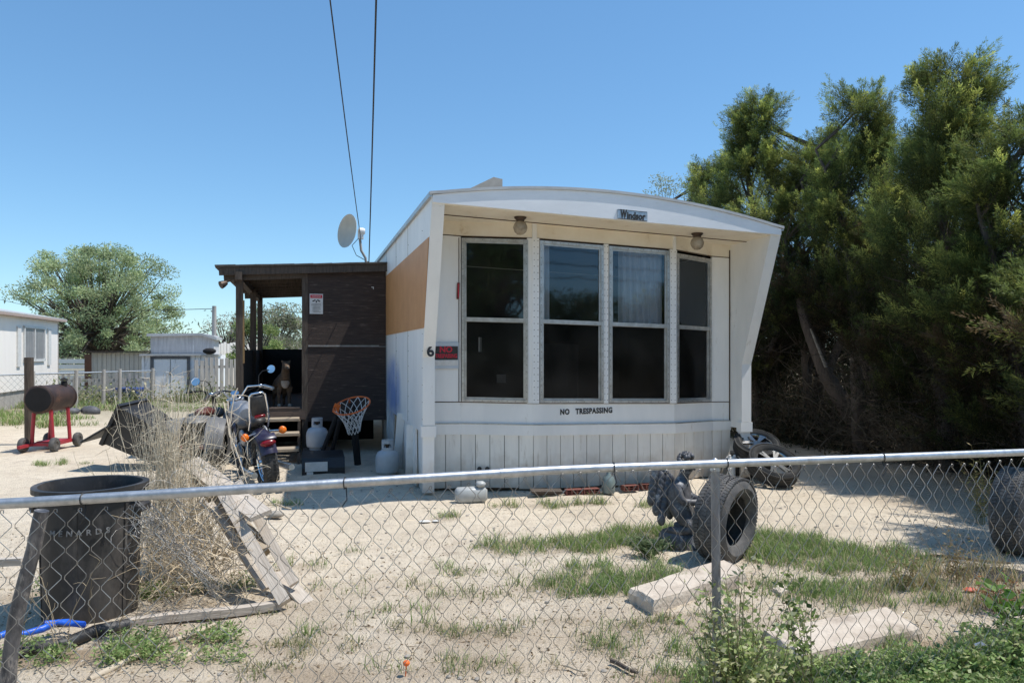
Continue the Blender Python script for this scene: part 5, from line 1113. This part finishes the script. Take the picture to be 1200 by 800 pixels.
# ------------------------------------------------------------------ statue: winged child kneeling, arms folded towards the tyre
x,y = G(797,640); stt = empty('garden_statue',(x,y,0.0),R(-28)); stt.scale = (1.05,1.05,1.07); tag(stt,'dark cast stone winged cherub statue kneeling beside the upright tyre','statue')
mb = MB(); mb.lathe([(0.0,0),(0.17,0),(0.165,0.09),(0.14,0.12),(0,0.12)],20); mb.v = [(v[0]*1.0,v[1]*.85,v[2]) for v in mb.v]; mb.build('plinth',M_stone,stt,50)
nd = [((-0.03,0,0.25),0.125),((-0.02,0,0.36),0.11),((0.0,0,0.46),0.105),((0.02,0,0.53),0.045),((0.04,0,0.57),0.04),((0.055,0,0.62),0.068),((0.06,0,0.67),0.06)]
ed = [(0,1),(1,2),(2,3),(3,4),(4,5),(5,6)]
for s_ in (-1,1):
    i0 = len(nd); nd += [((0.0,0.095*s_,0.47),0.038),((0.05,0.12*s_,0.37),0.032),((0.13,0.07*s_,0.36),0.027),((0.17,0.03*s_,0.38),0.022)]; ed += [(2,i0),(i0,i0+1),(i0+1,i0+2),(i0+2,i0+3)]
    i0 = len(nd); nd += [((0.06,0.08*s_,0.22),0.062),((0.13,0.085*s_,0.17),0.05),((0.03,0.09*s_,0.14),0.04),((-0.08,0.09*s_,0.14),0.028)]; ed += [(0,i0),(i0,i0+1),(i0+1,i0+2),(i0+2,i0+3)]
skin('figure',nd,ed,M_stone,stt,2,0)
mb = MB()
for _ in range(46):
    a = random.uniform(0,6.28); t_ = random.uniform(0,1.5); c = Vector((0.05+0.068*math.sin(t_)*math.cos(a),0.07*math.sin(t_)*math.sin(a),0.655+0.062*math.cos(t_)))
    if c.x > 0.095 and c.z < 0.68: continue
    mb.ball(c,random.uniform(.014,.022),7)
mb.build('hair',M_stone,stt,60)
mb = MB(); mb.ball((0.122,0,0.628),0.012,8); mb.ball((0.113,0.024,0.648),0.009,6); mb.ball((0.113,-0.024,0.648),0.009,6); mb.ball((0.112,0,0.600),0.011,7,(1,1.6,.6)); mb.build('face',M_stone,stt,60)
for s_ in (-1,1):
    mb = MB()
    for r_ in range(3):
        for k in range(8-r_):
            u = k/8; mb.ball((-0.09-0.045*r_-0.03*u,0.045*s_+0.085*s_*u*(1-.2*r_)+0.02*s_*r_,0.50-0.32*u+0.03*r_),0.034,8,(1.0,0.6,1.5))
    mb.build('wing',M_stone,stt,60)
# ------------------------------------------------------------------ bricks, jug, small things at the skirt
proto = None; k = 0
def brick():
    mb = MB(); mb.box((0,0,0.03),(0.19,0.085,0.006)); 
    for z in (0.004,0.056): mb.box((0,0,z),(0.19,0.088,0.008))
    for x_ in (-0.09,-0.032,0.032,0.09): mb.box((x_,0,0.03),(0.014,0.087,0.046))
    mb.box((0,0.02,0.03),(0.17,0.03,0.046)); return mb.build('brick',M_brick,None)
spots = []
for i_ in range(5): spots.append((668+i_*7.0*0 + i_*20,576-i_*1.3))
bl = ['leftmost perforated red brick along the foot of the trailer','second perforated red brick from the left by the skirting','middle perforated red brick by the skirting','fourth perforated red brick, right of the glass jug','rightmost perforated red brick, left of the statue']
for i_,(px_,py_) in enumerate([(672,579),(692,578),(738,574),(759,572),(779,571)]):
    x,y = G(px_,py_); o = brick() if proto is None else proto.copy()
    if proto is None: proto = o
    else: COL.objects.link(o)
    o.location = (x,y,0.0); o.rotation_euler = (0,0,TH+random.uniform(-.06,.06)); tag(o,bl[i_],'brick','bricks along the trailer skirting')
x,y = G(713,577); jg = MB(); jg.lathe([(0,0),(0.07,0),(0.078,0.03),(0.078,0.13),(0.06,0.18),(0.022,0.21),(0.02,0.25),(0.0,0.25)],20); tag(jg.build('glass_jug',M_glassjug,None,50,loc=(x,y,0)),'smoky glass jug standing between the bricks','jug')
x,y = G(857,563); jg = MB(); jg.lathe([(0,0),(0.05,0),(0.05,0.20),(0.07,0.21),(0.07,0.28),(0.05,0.30),(0.0,0.30)],16); jg.ball((-0.03,-0.03,0.31),0.02,8); jg.ball((0.03,-0.03,0.31),0.02,8); tag(jg.build('pipe_stub',M_label,None,50,loc=(x,y,0)),'short white pipe fitting standing at the right end of the skirting','pipe')
x,y = G(552,588); jg = MB(); jg.box((0,0,0.08),(0.34,0.14,0.16),None,0.03); jg.box((0.1,-0.02,0.19),(0.1,0.1,0.06),None,0.02); tag(jg.build('plastic_jug',mat('cloudy_white_plastic',(0.45,0.46,0.45),(0.36,0.37,0.36),0.4),None,50,loc=(x,y,0),rz=TH),'cloudy white plastic container lying against the skirting','container')
x,y = G(640,580); mb = MB(); mb.box((0,0,0.05),(0.36,0.10,0.02),Euler((0.2,0.05,0))); mb.box((0.02,0.02,0.02),(0.30,0.08,0.03)); tag(mb.build('board_scrap',M_darkwood,None,loc=(x,y,0),rz=TH),'dark wood scrap leaning at the skirting, left of the bricks','wood scrap')
mb = MB(); 
for dx in (-0.045,0.045): mb.lathe([(0.0,-0.012),(0.026,-0.012),(0.026,0.0),(0,0.0)],14,(dx,0,0),axis='y')
c = LOT(0.72,0.15,0.255); tag(mb.build('vent_knobs',M_ink,None,50,loc=c,rz=TH-0.316),'pair of small dark round vents low on the skirting','vent')

# ------------------------------------------------------------------ BBQ smoker
x,y = G(52,527); bq = empty('barrel_smoker',(x+0.05,y+0.1,0),R(-84)); bq.scale = (0.9,0.9,0.9); tag(bq,'brown barrel barbecue smoker on a red wheeled frame','barbecue')
mb = MB(); rr = 0.245; mb.lathe([(0,-0.44),(rr-0.01,-0.44),(rr,-0.43),(rr,0.43),(rr-0.01,0.44),(rr-0.03,0.445),(0,0.445)],36,(0,0,0.93),axis='x'); mb.build('barrel',M_rust,bq,40); one('lathe',[(0,0.446),(rr-0.025,0.446),(rr-0.03,0.452),(0,0.455)],36,(0,0,0.93),axis='x').build('end_plate',M_matblack,bq,40)
mb = MB(); mb.lathe([(rr+.004,-0.425),(rr+.010,-0.42),(rr+.010,-0.39),(rr+.004,-0.385)],36,(0,0,0.93),axis='x',capends=False); mb.lathe([(rr+.004,0.385),(rr+.010,0.39),(rr+.010,0.42),(rr+.004,0.425)],36,(0,0,0.93),axis='x',capends=False)
mb.box((0,-rr-.002,0.95),(0.8,0.012,0.018)); mb.tube([(-0.15,-rr-.01,1.0),(-0.15,-rr-.06,1.02),(0.15,-rr-.06,1.02),(0.15,-rr-.01,1.0)],0.01,6); mb.build('lid_band',M_rust,bq,40)
for (x_,r_,h_) in ((-0.25,0.05,0.16),):
    mb = MB(); mb.tube([(x_,0.1,1.12),(x_,0.1,1.14+h_*0.6)],r_,14); mb.lathe([(r_*1.3,0),(r_*1.3,0.02),(0,0.06)],14,(x_,0.1,1.15+h_*0.6)); mb.build('chimney',M_matblack,bq,50)
for (x_,y_) in ((-0.30,-0.14),(0.30,-0.14),(-0.30,0.14),(0.30,0.14)): one('tube',[(x_,y_*1.3,0.10),(x_,y_,0.74)],0.032,10).build('leg',M_red,bq,50)
mb = MB(); mb.bar((-0.55,-0.19,0.12),(0.70,-0.19,0.12),0.05,0.05); mb.bar((-0.40,0.19,0.12),(0.45,0.19,0.12),0.05,0.05); mb.bar((0.30,-0.2,0.12),(0.30,0.2,0.12),0.05,0.05); mb.bar((-0.3,-0.2,0.12),(-0.3,0.2,0.12),0.05,0.05); mb.box((-0.1,0,0.15),(0.5,0.36,0.02)); mb.build('frame',M_red,bq)
for (x_,y_) in ((-0.42,-0.26),(0.42,-0.26),(-0.42,0.26),(0.42,0.26)):
    mb = MB(); mb.lathe([(0,-0.03),(0.05,-0.03),(0.06,-0.045),(0.115,-0.045),(0.13,-0.02),(0.13,0.02),(0.115,0.045),(0.06,0.045),(0.05,0.03),(0,0.03)],24,(x_,y_,0.13),axis='y'); mb.build('wheel',M_rubber,bq,45)
mb = MB(); mb.tube([(0.02,0,0),(0,0.02,1.50)],0.075,10); tag(mb.build('timber_post',M_darkwood,None,50,loc=(at0(33,y+0.75),y+0.75,0)),'round dark post standing behind the smoker','post')

# ------------------------------------------------------------------ background: neighbour trailer, sheds, fences, pole
ft = empty('neighbour_trailer',(-15.0,24.0,0),TH); tag(ft,'pale neighbouring trailer with sliding window at the left edge','mobile home')
mb = MB(); mb.box((-2.0,-8.0,1.55),(4.0,16.0,2.1)); mb.build('walls',M_farwhite,ft)
mb = MB(); mb.box((-2.0,-8.0,0.25),(3.9,15.9,0.5)); mb.build('skirting',M_greyfence,ft)
mb = MB(); mb.prism([(-4.15,2.58),(-2.0,2.95),(0.18,2.60),(0.18,2.68),(-2.0,3.05),(-4.15,2.66)],-16.2,0.25,'y'); mb.build('roof',M_tin,ft)
mb = MB(); mb.box((0.10,-8,2.62),(0.18,16.3,0.07)); mb.build('eave_trim',mat('pinkish_trim',(0.45,0.33,0.27),(0.38,0.3,0.26),0.6),ft)
mb = MB()
for yy in (-3.15,-1.45): mb.box((0.02,yy,1.83),(0.06,0.07,1.0))
for zz_ in (1.34,2.33): mb.box((0.02,-2.3,zz_),(0.06,1.77,0.07))
mb.box((0.02,-2.3,1.83),(0.06,0.05,1.0)); wf = mb.build('window',M_label,ft); mb = MB(); mb.box((0.008,-2.3,1.83),(0.02,1.65,0.95)); mb.build('pane',M_farglass,wf)
mb = MB(); mb.box((0.02,-1.0,1.75),(0.05,0.25,1.15)); mb.box((0.02,-3.55,1.75),(0.05,0.25,1.15)); mb.build('shutter',M_label,ft)
mb = MB(); 
for yy in (-5.2,-0.08): mb.box((0.01,yy,1.55),(0.02,0.03,2.0))
mb.build('seam',M_greyfence,ft)
# shed
def at(px,Y): return (px-600)/F*Y
shx = at(211,25.2); sh = empty('garden_shed',(shx,25.2,0),R(14)); tag(sh,'white double level shed with framed door behind the yard','shed')
hw = 1.22
mb = MB(); mb.box((0,1.0,0.74),(2*hw,2.0,1.48)); mb.build('lower_wall',M_shed,sh)
mb = MB(); mb.box((-0.06,1.35,1.80),(2.10,1.2,0.80)); mb.build('upper_wall',M_greyboards,sh)
mb = MB(); mb.prism([(-1.2,2.14),(-1.2,2.24),(0.6,2.26),(1.10,2.12),(1.10,2.02),(0.6,2.18)],0.6,2.1,'y'); mb.build('roof',M_tin,sh)
mb = MB(); 
for i_ in range(14): mb.box((-hw+0.09+i_*0.18,-0.006,0.74),(0.012,0.012,1.46))
mb.build('batten',M_greyboards,sh)
mb = MB(); mb.box((-0.30,-0.025,0.68),(1.08,0.03,1.32)); dr_ = mb.build('door',M_shed,sh); mb = MB()
for x_ in (-0.88,0.28): mb.box((x_,-0.05,0.70),(0.10,0.03,1.40))
mb.box((-0.30,-0.05,1.40),(1.26,0.03,0.08)); mb.build('door_frame',mat('dark_grey_trim',(0.10,0.10,0.11),(0.14,0.14,0.14),0.7),sh); one('box',(-0.32,-0.05,0.85),(0.05,0.04,0.10)).build('handle',M_ink,dr_); one('box',(-0.30,-0.045,0.68),(0.012,0.01,1.3)).build('door_gap',M_ink,dr_)
mb = MB(); mb.box((0.92,-0.05,0.72),(0.12,0.02,1.2)); mb.build('vertical_board',M_label,sh)
mb = MB(); mb.prism([(-hw-.05,1.46),(hw+.05,1.46),(hw+.05,1.52),(-hw-.05,1.52)],-0.12,0.7,'y'); mb.build('lean_to_roof',M_tin,sh)
mb = MB(); mb.ball((0.98,0.1,1.62),0.16,10,(1.5,1,0.7)); tag(mb.build('dark_bundle',M_matblack,None,60,loc=(shx-0.0,25.2,0)),'dark bundle lying on the ledge of the shed','bundle')
ls = empty('low_shed',(at(141,25.6),25.6,0),R(4)); tag(ls,'long low cream shed joined left of the white shed','shed')
mb = MB(); mb.box((0,1.0,0.78),(1.95,2.0,1.56)); mb.build('walls',mat('cream_boards',(0.66,0.63,0.56),(0.52,0.50,0.45),0.8,ns=3,stretch=(3,3,.3)),ls); mb = MB(); mb.box((0,0.9,1.60),(2.1,2.3,0.05)); mb.build('roof',M_darkwood,ls)
mb = MB()
for i_ in range(13): mb.box((-0.93+i_*0.155,-0.008,0.78),(0.014,0.012,1.5))
mb.build('batten',M_greyfence,ls)
mb = MB(); mb.box((0,0,0.75),(0.28,0.05,1.5)); tag(mb.build('brown_door_panel',mat('red_brown_boards',(0.22,0.10,0.06),(0.16,0.08,0.05),0.8),None,loc=(at(104,26.2),26.2,0)),'narrow reddish brown board panel left of the low shed','panel')
for (p0,p1,Y_,h_,nm,m_,lb) in ((66,104,29,1.35,'horizontal_fence',M_farwhite,'pale horizontal board fence between the trailer and the low shed'),):
    x0_,x1_ = at(p0,Y_),at(p1,Y_); e_ = empty(nm,(x0_,Y_,0)); tag(e_,lb,'fence'); mb = MB()
    for k in range(6): mb.box(((x1_-x0_)/2,0,0.12+k*0.22),(x1_-x0_,0.03,0.17))
    mb.build('boards',m_,e_)
def picket(px0,px1,Y0,Y1,h,label,m,wd=0.12,gap=0.03,jag=0.05):
    a = Vector((at(px0,Y0),Y0,0)); b = Vector((at(px1,Y1),Y1,0)); L = (b-a).length; e_ = empty('board_fence',a); tag(e_,label,'fence','weathered board fences at the back'); ang = math.atan2(b.y-a.y,b.x-a.x); e_.rotation_euler = (0,0,ang); mb = MB(); x_ = 0
    while x_ < L: mb.box((x_+wd/2,random.uniform(-.01,.01),(h+random.uniform(-jag,jag))/2),(wd,0.025,h+random.uniform(-jag,jag)*2)); x_ += wd+gap*random.uniform(.5,2)
    mb.build('boards',m,e_); mb = MB()
    for z in (0.35,h*0.8): mb.box((L/2,0.03,z),(L,0.04,0.09))
    mb.build('rails',m,e_)
picket(228,282,24.5,25.5,1.35,'grey board fence between the white shed and the porch',M_greyfence); picket(255,300,34,36,2.0,'taller pale board fence further back behind the porch',M_farwhite,.15,.02)
picket(284,375,34,36,1.7,'grey board fence seen far behind the porch opening',M_greyfence,.15,.02)
picket(72,182,23.0,24.0,0.85,'broken low grey picket fence in front of the low shed',M_greyfence,.08,.10,.12)
mb = MB(); mb.tube([(0,0,0),(0.02,0,3.3)],[0.10,0.075],10); tag(mb.build('utility_pole',M_greyfence,None,50,loc=(at(250.5,27),27,0)),'short grey wooden utility pole right of the white shed','pole')
mb = MB(); a = Vector((at(250.5,27),27,3.2)); b = Vector((at(-50,60),60,7)); mb.tube([a.lerp(b,t)+Vector((0,0,-0.8*math.sin(math.pi*t))) for t in [i/10 for i in range(11)]],0.012,4); tag(mb.build('overhead_cable',M_cable,None,60),'thin wire running left from the wooden pole','cable')
mb = MB(); tbox(mb,0.5,0.35,0.6,0.45,0.42); mb.box((0,0,0.43),(0.66,0.5,0.05)); bb = mb.build('blue_tub',M_blueplastic,None,loc=(at(154,23.3),23.2,0.0)); tag(bb,'bright blue plastic tub by the far fence','tub')
# far chain link fence with wooden posts
ff = empty('far_chain_link_fence',(at(-30,18),18,0)); tag(ff,'chain link fence on thin wooden posts across the far yard','fence')
a = Vector((0,0,0)); b = Vector((at(182,23)-at(-30,18),5,0)); mb = MB(); mb.tube([a+Vector((0,0,1.0)),b+Vector((0,0,1.0))],0.022,8); mb.build('top_rail',M_galv,ff,50)
for (px_,t) in ((0,0.05),(109,0.50),(131,0.66),(143,0.76),(60,0.27),(178,0.98)):
    p = a.lerp(b,t); one('tube',[p+Vector((0,0,0)),p+Vector((0.01,0,1.08))],0.055,8).build('post',M_greyfence,ff,50)
mb = MB(); L = b.length; n_ = int(L/0.16)
for i_ in range(n_):
    t0 = i_/n_; p = a.lerp(b,t0); d_ = (b-a).normalized()
    for s_ in (-1,1): mb.tube([p+Vector((0,0,0.02)),p+d_*0.96*s_*1.0+Vector((0,0,0.98))] if 0 < t0+s_*0.96/L < 1 else [p,p+Vector((0,0,.02))],0.0035,3,False)
mb.build('wire_mesh',M_wire,ff)
# rubbish pile by far fence
mb = MB(); 
for _ in range(7): mb.ball((random.uniform(-.7,.7),random.uniform(-.3,.3),0.08),0.15,8,(1.6,1,random.uniform(.5,1)))
tag(mb.build('tarp_heap',mat('grey_tarp',(0.07,0.07,0.08),(0.13,0.13,0.14),0.6,bump=0.5,bs=6),None,60,loc=(at(78,18.5),18.5,0)),'low dark grey tarp heap behind the smoker','tarp')

# ------------------------------------------------------------------ TREES
def limb(mb, p0, d, L, r0, r1, k=8, j=0.12, g=0.02):
    pts = wander(p0,d,L,k,j,g); mb.tube(pts,[r0+(r1-r0)*i/k for i in range(k+1)],7); return pts
def sprays(C, N, size, up=0.55, outc=None):                  # positions + directions of leaf bits in a plume
    a = NR.normal(size=(N,3)); a = unit(a)*(NR.random((N,1))**0.45); p = C[None,:3]+a*size
    d = a*0.9+np.array([[0,0,up]])+NR.normal(size=(N,3))*0.35; return p,d,np.linalg.norm(a,axis=1)
def conifer(px, Y, ztop, width, label, seed, zlow=0.5, nb=150, peak=1.0):
    random.seed(seed); global NR; NR = np.random.default_rng(seed)
    x = (px-600)/F*Y; t = empty('juniper_tree',(x,Y,0)); tag(t,label,'tree','dark junipers right of the trailer')
    mb = MB(); main = []
    for m_ in range(3):
        d = Vector((random.gauss(0,.12),random.gauss(0,.12),1)); main.append(limb(mb,(random.gauss(0,.12),random.gauss(0,.12),-0.05),d,ztop*0.86,0.12 if m_ == 0 else 0.08,0.02,14,0.06,0.03))
    B = []; 
    for i in range(nb):
        f = (i+0.5)/nb; f = f**0.9; z = zlow+(ztop-zlow-0.25)*f
        w = width*0.5*min(1.0,(1.05-f)*1.7*peak)**0.8*(0.8+0.2*min(1,f*3))*(0.78+0.22*math.sin(f*15+seed)+random.uniform(-.10,.10))
        m_ = random.choice(main); k = min(range(len(m_)),key=lambda q: abs(m_[q].z-z*0.85)); o_ = m_[k]
        a = random.uniform(0,6.28); rr = w*random.uniform(0.15,0.85)**0.6; c = Vector((rr*math.cos(a),rr*math.sin(a),z))
        mb.tube([o_,o_.lerp(c,0.5)+Vector((0,0,-0.04)),c],[0.022,0.014,0.006],5,False); B.append((c,f,a,w))
    mb.build('trunk',M_bark,t,60)
    # each bough carries pointed sprigs that splay outward and up; leaves run along a sprig
    O=[];A=[];Ln=[];Cl=[];Sh=[]
    for (c,f,a,w) in B:
        tone = random.uniform(.65,1.3); brown = f < 0.42 and random.random() < .6; ns_ = int(random.uniform(18,32)*(0.8 if f > .9 else 1))
        bl = random.uniform(.38,.75)*(1.0-.35*f); bax = Vector((math.cos(a)*.8+random.gauss(0,.25),math.sin(a)*.8+random.gauss(0,.25),random.uniform(.5,1.3))).normalized()
        for _ in range(ns_):
            u0 = random.random(); q = bax*(bl*(u0-.35))+Vector((random.gauss(0,.13),random.gauss(0,.13),random.gauss(0,.11)))*(1.15-u0); ax = (bax+Vector((random.gauss(0,.42),random.gauss(0,.42),random.gauss(.1,.35)))).normalized()
            O.append(c+q); A.append(ax); Ln.append(bl*random.uniform(.40,.95)); v = tone*random.uniform(.85,1.15)*(0.42+0.95*min(1,max(0,(f-.12)/.5))); Sh.append(0.28+0.92*u0**1.3)  # shade put into the colour: darker low in the crown and inside boughs
            Cl.append((0.15*v,0.105*v,0.055*v) if brown and random.random()<.7 else ((0.34*v,0.36*v,0.09*v) if random.random()<.30 else (0.145*v,0.185*v,0.052*v)))  # yellow-green sprigs stand for sunlit highlights
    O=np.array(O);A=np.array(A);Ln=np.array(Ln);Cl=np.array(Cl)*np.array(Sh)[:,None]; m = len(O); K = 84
    u = NR.random((m,K))**0.85; rad = 0.050*(1-u)**0.8+0.004; off_ = NR.normal(size=(m,K,3)); 
    C = O[:,None,:]+A[:,None,:]*(u*Ln[:,None])[:,:,None]+off_*rad[:,:,None]*0.7
    D = A[:,None,:]*1.0+off_*0.5
    col = Cl[:,None,:]*(0.55+0.65*u)[:,:,None]*(1+NR.normal(size=(m,K,1))*.15)  # lit tips and shaded bases painted along each sprig
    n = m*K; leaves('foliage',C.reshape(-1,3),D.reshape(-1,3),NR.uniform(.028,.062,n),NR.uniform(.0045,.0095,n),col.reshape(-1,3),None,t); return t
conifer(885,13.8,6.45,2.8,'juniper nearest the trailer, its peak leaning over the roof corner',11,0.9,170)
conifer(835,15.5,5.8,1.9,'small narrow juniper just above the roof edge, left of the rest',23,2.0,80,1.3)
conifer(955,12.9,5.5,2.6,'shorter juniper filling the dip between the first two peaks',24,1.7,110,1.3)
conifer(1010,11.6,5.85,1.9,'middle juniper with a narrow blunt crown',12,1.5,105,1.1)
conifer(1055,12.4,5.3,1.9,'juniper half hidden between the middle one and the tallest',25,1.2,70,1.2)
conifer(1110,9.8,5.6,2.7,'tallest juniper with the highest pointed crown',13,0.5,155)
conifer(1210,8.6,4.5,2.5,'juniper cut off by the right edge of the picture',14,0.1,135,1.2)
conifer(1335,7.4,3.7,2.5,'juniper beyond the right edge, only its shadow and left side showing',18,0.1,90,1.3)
conifer(1405,6.0,3.9,2.3,'unseen juniper added outside the right edge to shade the tyre there',19,0.1,70,1.3)  # out of view, added for the shadow it casts
# dark dead understorey
def thicket(name, spots, label, col=(0.10,0.085,0.06), h=2.2, n=900, seed=5):
    random.seed(seed); st = []
    for _ in range(n):
        px_,Y_ = spots[random.randrange(len(spots))]; x_ = (px_-600)/F*Y_+random.gauss(0,.35); p = Vector((x_,Y_+random.gauss(0,.35),random.uniform(0,h*.7)*random.random())); st.append((wander(p,(random.gauss(0,1),random.gauss(0,1),random.gauss(.5,.8)),random.uniform(.3,1.1),6,.25),random.uniform(.003,.008)))
    o = twigs(name,st,TWIG,None,3,col,.4); tag(o,label,'undergrowth',kind='stuff'); return o
thicket('dead_undergrowth',[(905,14.0),(950,13.2),(1000,12.0),(1060,11.0),(1110,10.0),(1160,9.6),(1210,9.0)],'dead twiggy undergrowth beneath the junipers',(0.13,0.105,0.075),2.8,4200)
# leaning trunk + pale dead limb
mb = MB(); a = P(1018,545,11.9); a.z = 0; mb.tube([a,P(1000,490,12.0),P(968,440,12.1),P(945,380,12.3),P(930,330,12.4)],[0.17,0.15,0.12,0.09,0.05],10); mb.tube([P(968,440,12.1),P(985,400,12.2),P(1000,350,12.3)],[.08,.06,.03],8); t_ = empty('leaning_juniper',a); tag(t_,'thick dark juniper trunk leaning left in the shade','tree'); mb.v = [tuple(Vector(v)-a) for v in mb.v]; mb.build('trunk',M_bark,t_,60)
mb = MB(); mb.tube([P(968,430,12.0)-a,P(950,385,12.0)-a],[.03,.018],8); mb.build('dead_limb',M_deadwood,t_,60)
NRs = NR; C = np.array([tuple(P(930+random.gauss(0,14),335+random.gauss(0,14),12.4)-a) for _ in range(2600)]); leaves('foliage',C,NR.normal(size=C.shape)+np.array([[0,0,.6]]),NR.uniform(.04,.1,len(C)),NR.uniform(.01,.02,len(C)),vary((0.06,0.085,0.03),len(C),.3),None,t_)
# leaf mass added behind the junipers to block the horizon and give darkness
def leafmass(name, label, px0, px1, Y0, Y1, z0, z1, n, col, alt, seed, L=(.06,.14), cat='shrub', group=None, kind=None, clump=.35):
    global NR; NR = np.random.default_rng(seed); nc = max(10,n//160); f = NR.random(nc); Y_ = Y0+(Y1-Y0)*f+NR.normal(size=nc)*.4; X_ = ((px0+(px1-px0)*f)-600)/F*Y_; Z_ = z0+(z1-z0)*NR.random(nc)
    ci = NR.integers(0,nc,n); b = NR.normal(size=(n,3))*clump; C = np.stack([X_[ci],Y_[ci],Z_[ci]],1)+b; C[:,2] = np.maximum(C[:,2],0.02); D = NR.normal(size=(n,3))+np.array([[0,0,.4]])
    o = leaves(name,C,D,NR.uniform(*L,n),NR.uniform(L[0]*.35,L[1]*.35,n),vary(col,n,.3,alt,.25)*(0.75+0.5*NR.random(nc))[ci][:,None]); tag(o,label,cat,group,kind); return o
leafmass('dark_backdrop','dark leaf mass added to close the view and give darkness behind the junipers',850,1480,16.5,12,0.0,3.4,120000,(0.045,0.06,0.03),(0.10,0.09,0.05),31,(.07,.17),'dark_backdrop',None,'stuff')
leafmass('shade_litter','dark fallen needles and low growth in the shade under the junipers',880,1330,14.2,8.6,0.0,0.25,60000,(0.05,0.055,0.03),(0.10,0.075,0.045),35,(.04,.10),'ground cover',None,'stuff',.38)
leafmass('far_tree_line','hazy distant trees and scrub along the horizon',-250,420,70,75,0.3,3.0,14000,(0.30,0.34,0.25),(0.36,0.34,0.28),32,(.3,.7),'tree line',None,'stuff',1.3)
leafmass('weeds','weedy growth along the foot of the far fences',-20,300,21.5,23.5,-0.1,0.08,6000,(0.22,0.25,0.11),(0.38,0.34,0.2),33,(.08,.2),'weeds',None,'stuff',.25)
def broadtree(name, x, Y, h, w, label, seed, n, col, alt, L, zlow=0.32, group=None, trunk=0.22, nb=70, cl=(.07,.13)):
    global NR; random.seed(seed); NR = np.random.default_rng(seed); t = empty(name,(x,Y,0)); tag(t,label,'tree',group); mb = MB()
    tr = limb(mb,(0,0,-.1),(0,0,1),h*.4,trunk,trunk*.7,6,.05,0); Cs=[];Ds=[];Cl=[]
    for i in range(nb):
        f = random.random(); z = h*(zlow+(1-zlow)*f**.85); ww = w/2*math.sqrt(max(0.06,1-((f-.38)/.68)**2))*random.uniform(.82,1.08); a = random.uniform(0,6.28); rr = ww*math.sqrt(random.uniform(.1,1)); c = Vector((rr*math.cos(a),rr*math.sin(a),z-rr*.12))
        o_ = random.choice(tr[3:]); m_ = o_.lerp(c,.55)+Vector((0,0,.15)); mb.tube([o_,m_,c],[trunk*.3,trunk*.16,trunk*.05],5,False)
        s_ = w*random.uniform(*cl); k = int(n/nb*random.uniform(.5,1.5)); p,d,rad = sprays(np.array(c),k,np.array([[s_*1.2,s_*1.2,s_*.8]]),.1)
        col_ = vary(col,k,.22,alt,.3)*random.uniform(.7,1.25); Cs.append(p);Ds.append(d+NR.normal(size=d.shape)*.6);Cl.append(col_)
    mb.build('trunk',M_bark,t,60); C = np.concatenate(Cs); k = len(C); leaves('crown',C,np.concatenate(Ds),NR.uniform(*L,k),NR.uniform(L[0]*.4,L[1]*.4,k),np.concatenate(Cl),None,t); return t
broadtree('elm_tree',at(118,34),34,6.5,7.6,'spreading pale green tree behind the low shed at the left',41,56000,(0.38,0.46,0.24),(0.52,0.57,0.33),(.07,.16),.22,trunk=.22,nb=230,cl=(.03,.075))
gb = 'scrubby trees seen past the porch'
broadtree('scrub_tree',at(322,38),38,3.9,4.4,'greyish scrubby tree seen through the porch opening',42,16000,(0.34,0.33,0.24),(0.22,0.27,0.12),(.08,.18),.25,gb,nb=60)
broadtree('scrub_tree',at(300,33),33,3.0,2.4,'small greener tree in the porch opening, left of the grey one',43,8000,(0.22,0.30,0.10),(0.34,0.38,0.16),(.08,.16),.3,gb,nb=30)
broadtree('scrub_tree',at(268,36),36,3.4,3.0,'thin bare grey tree just left of the porch posts',44,4500,(0.38,0.35,0.28),(0.25,0.28,0.14),(.06,.15),.2,gb,nb=60)
broadtree('bare_tree',at(790,24),24,7.4,3.6,'nearly leafless pale tree top peeking over the trailer roof',45,5000,(0.30,0.32,0.20),(0.22,0.25,0.12),(.05,.11),.45,None,trunk=.10,nb=60)
gr = 'trees across the street mirrored in the windows'
broadtree('street_tree',-2.2,-13,13,10,'broad green street tree mirrored in the left window',46,42000,(0.10,0.15,0.05),(0.15,0.20,0.07),(.15,.32),.10,gr,nb=110)
for i_,(x_,y_,h_) in enumerate(((10,-24,5.6),(18,-25,6.6),(27,-26,5.4),(37,-25,6.4))):
    broadtree('street_tree',x_,y_,h_,11,['low street tree mirrored at the foot of the second window','rounded street tree mirrored low in the middle windows','street tree mirrored low in the third window','street tree mirrored low in the right window'][i_],47+i_,14000,(0.12,0.16,0.07),(0.18,0.22,0.10),(.2,.4),.02,gr,nb=90)
for k in range(3):
    mb = MB(); a = Vector((-20,-17,6.4+k*.7)); b = Vector((60,-11,6.2+k*.7)); mb.tube([a.lerp(b,t)+Vector((0,0,-1.0*math.sin(math.pi*t))) for t in [i/20 for i in range(21)]],0.025,5); tag(mb.build('power_line',M_cable,None,60),['lowest','middle','topmost'][k]+' of the power lines mirrored in the windows','power line','street power lines')
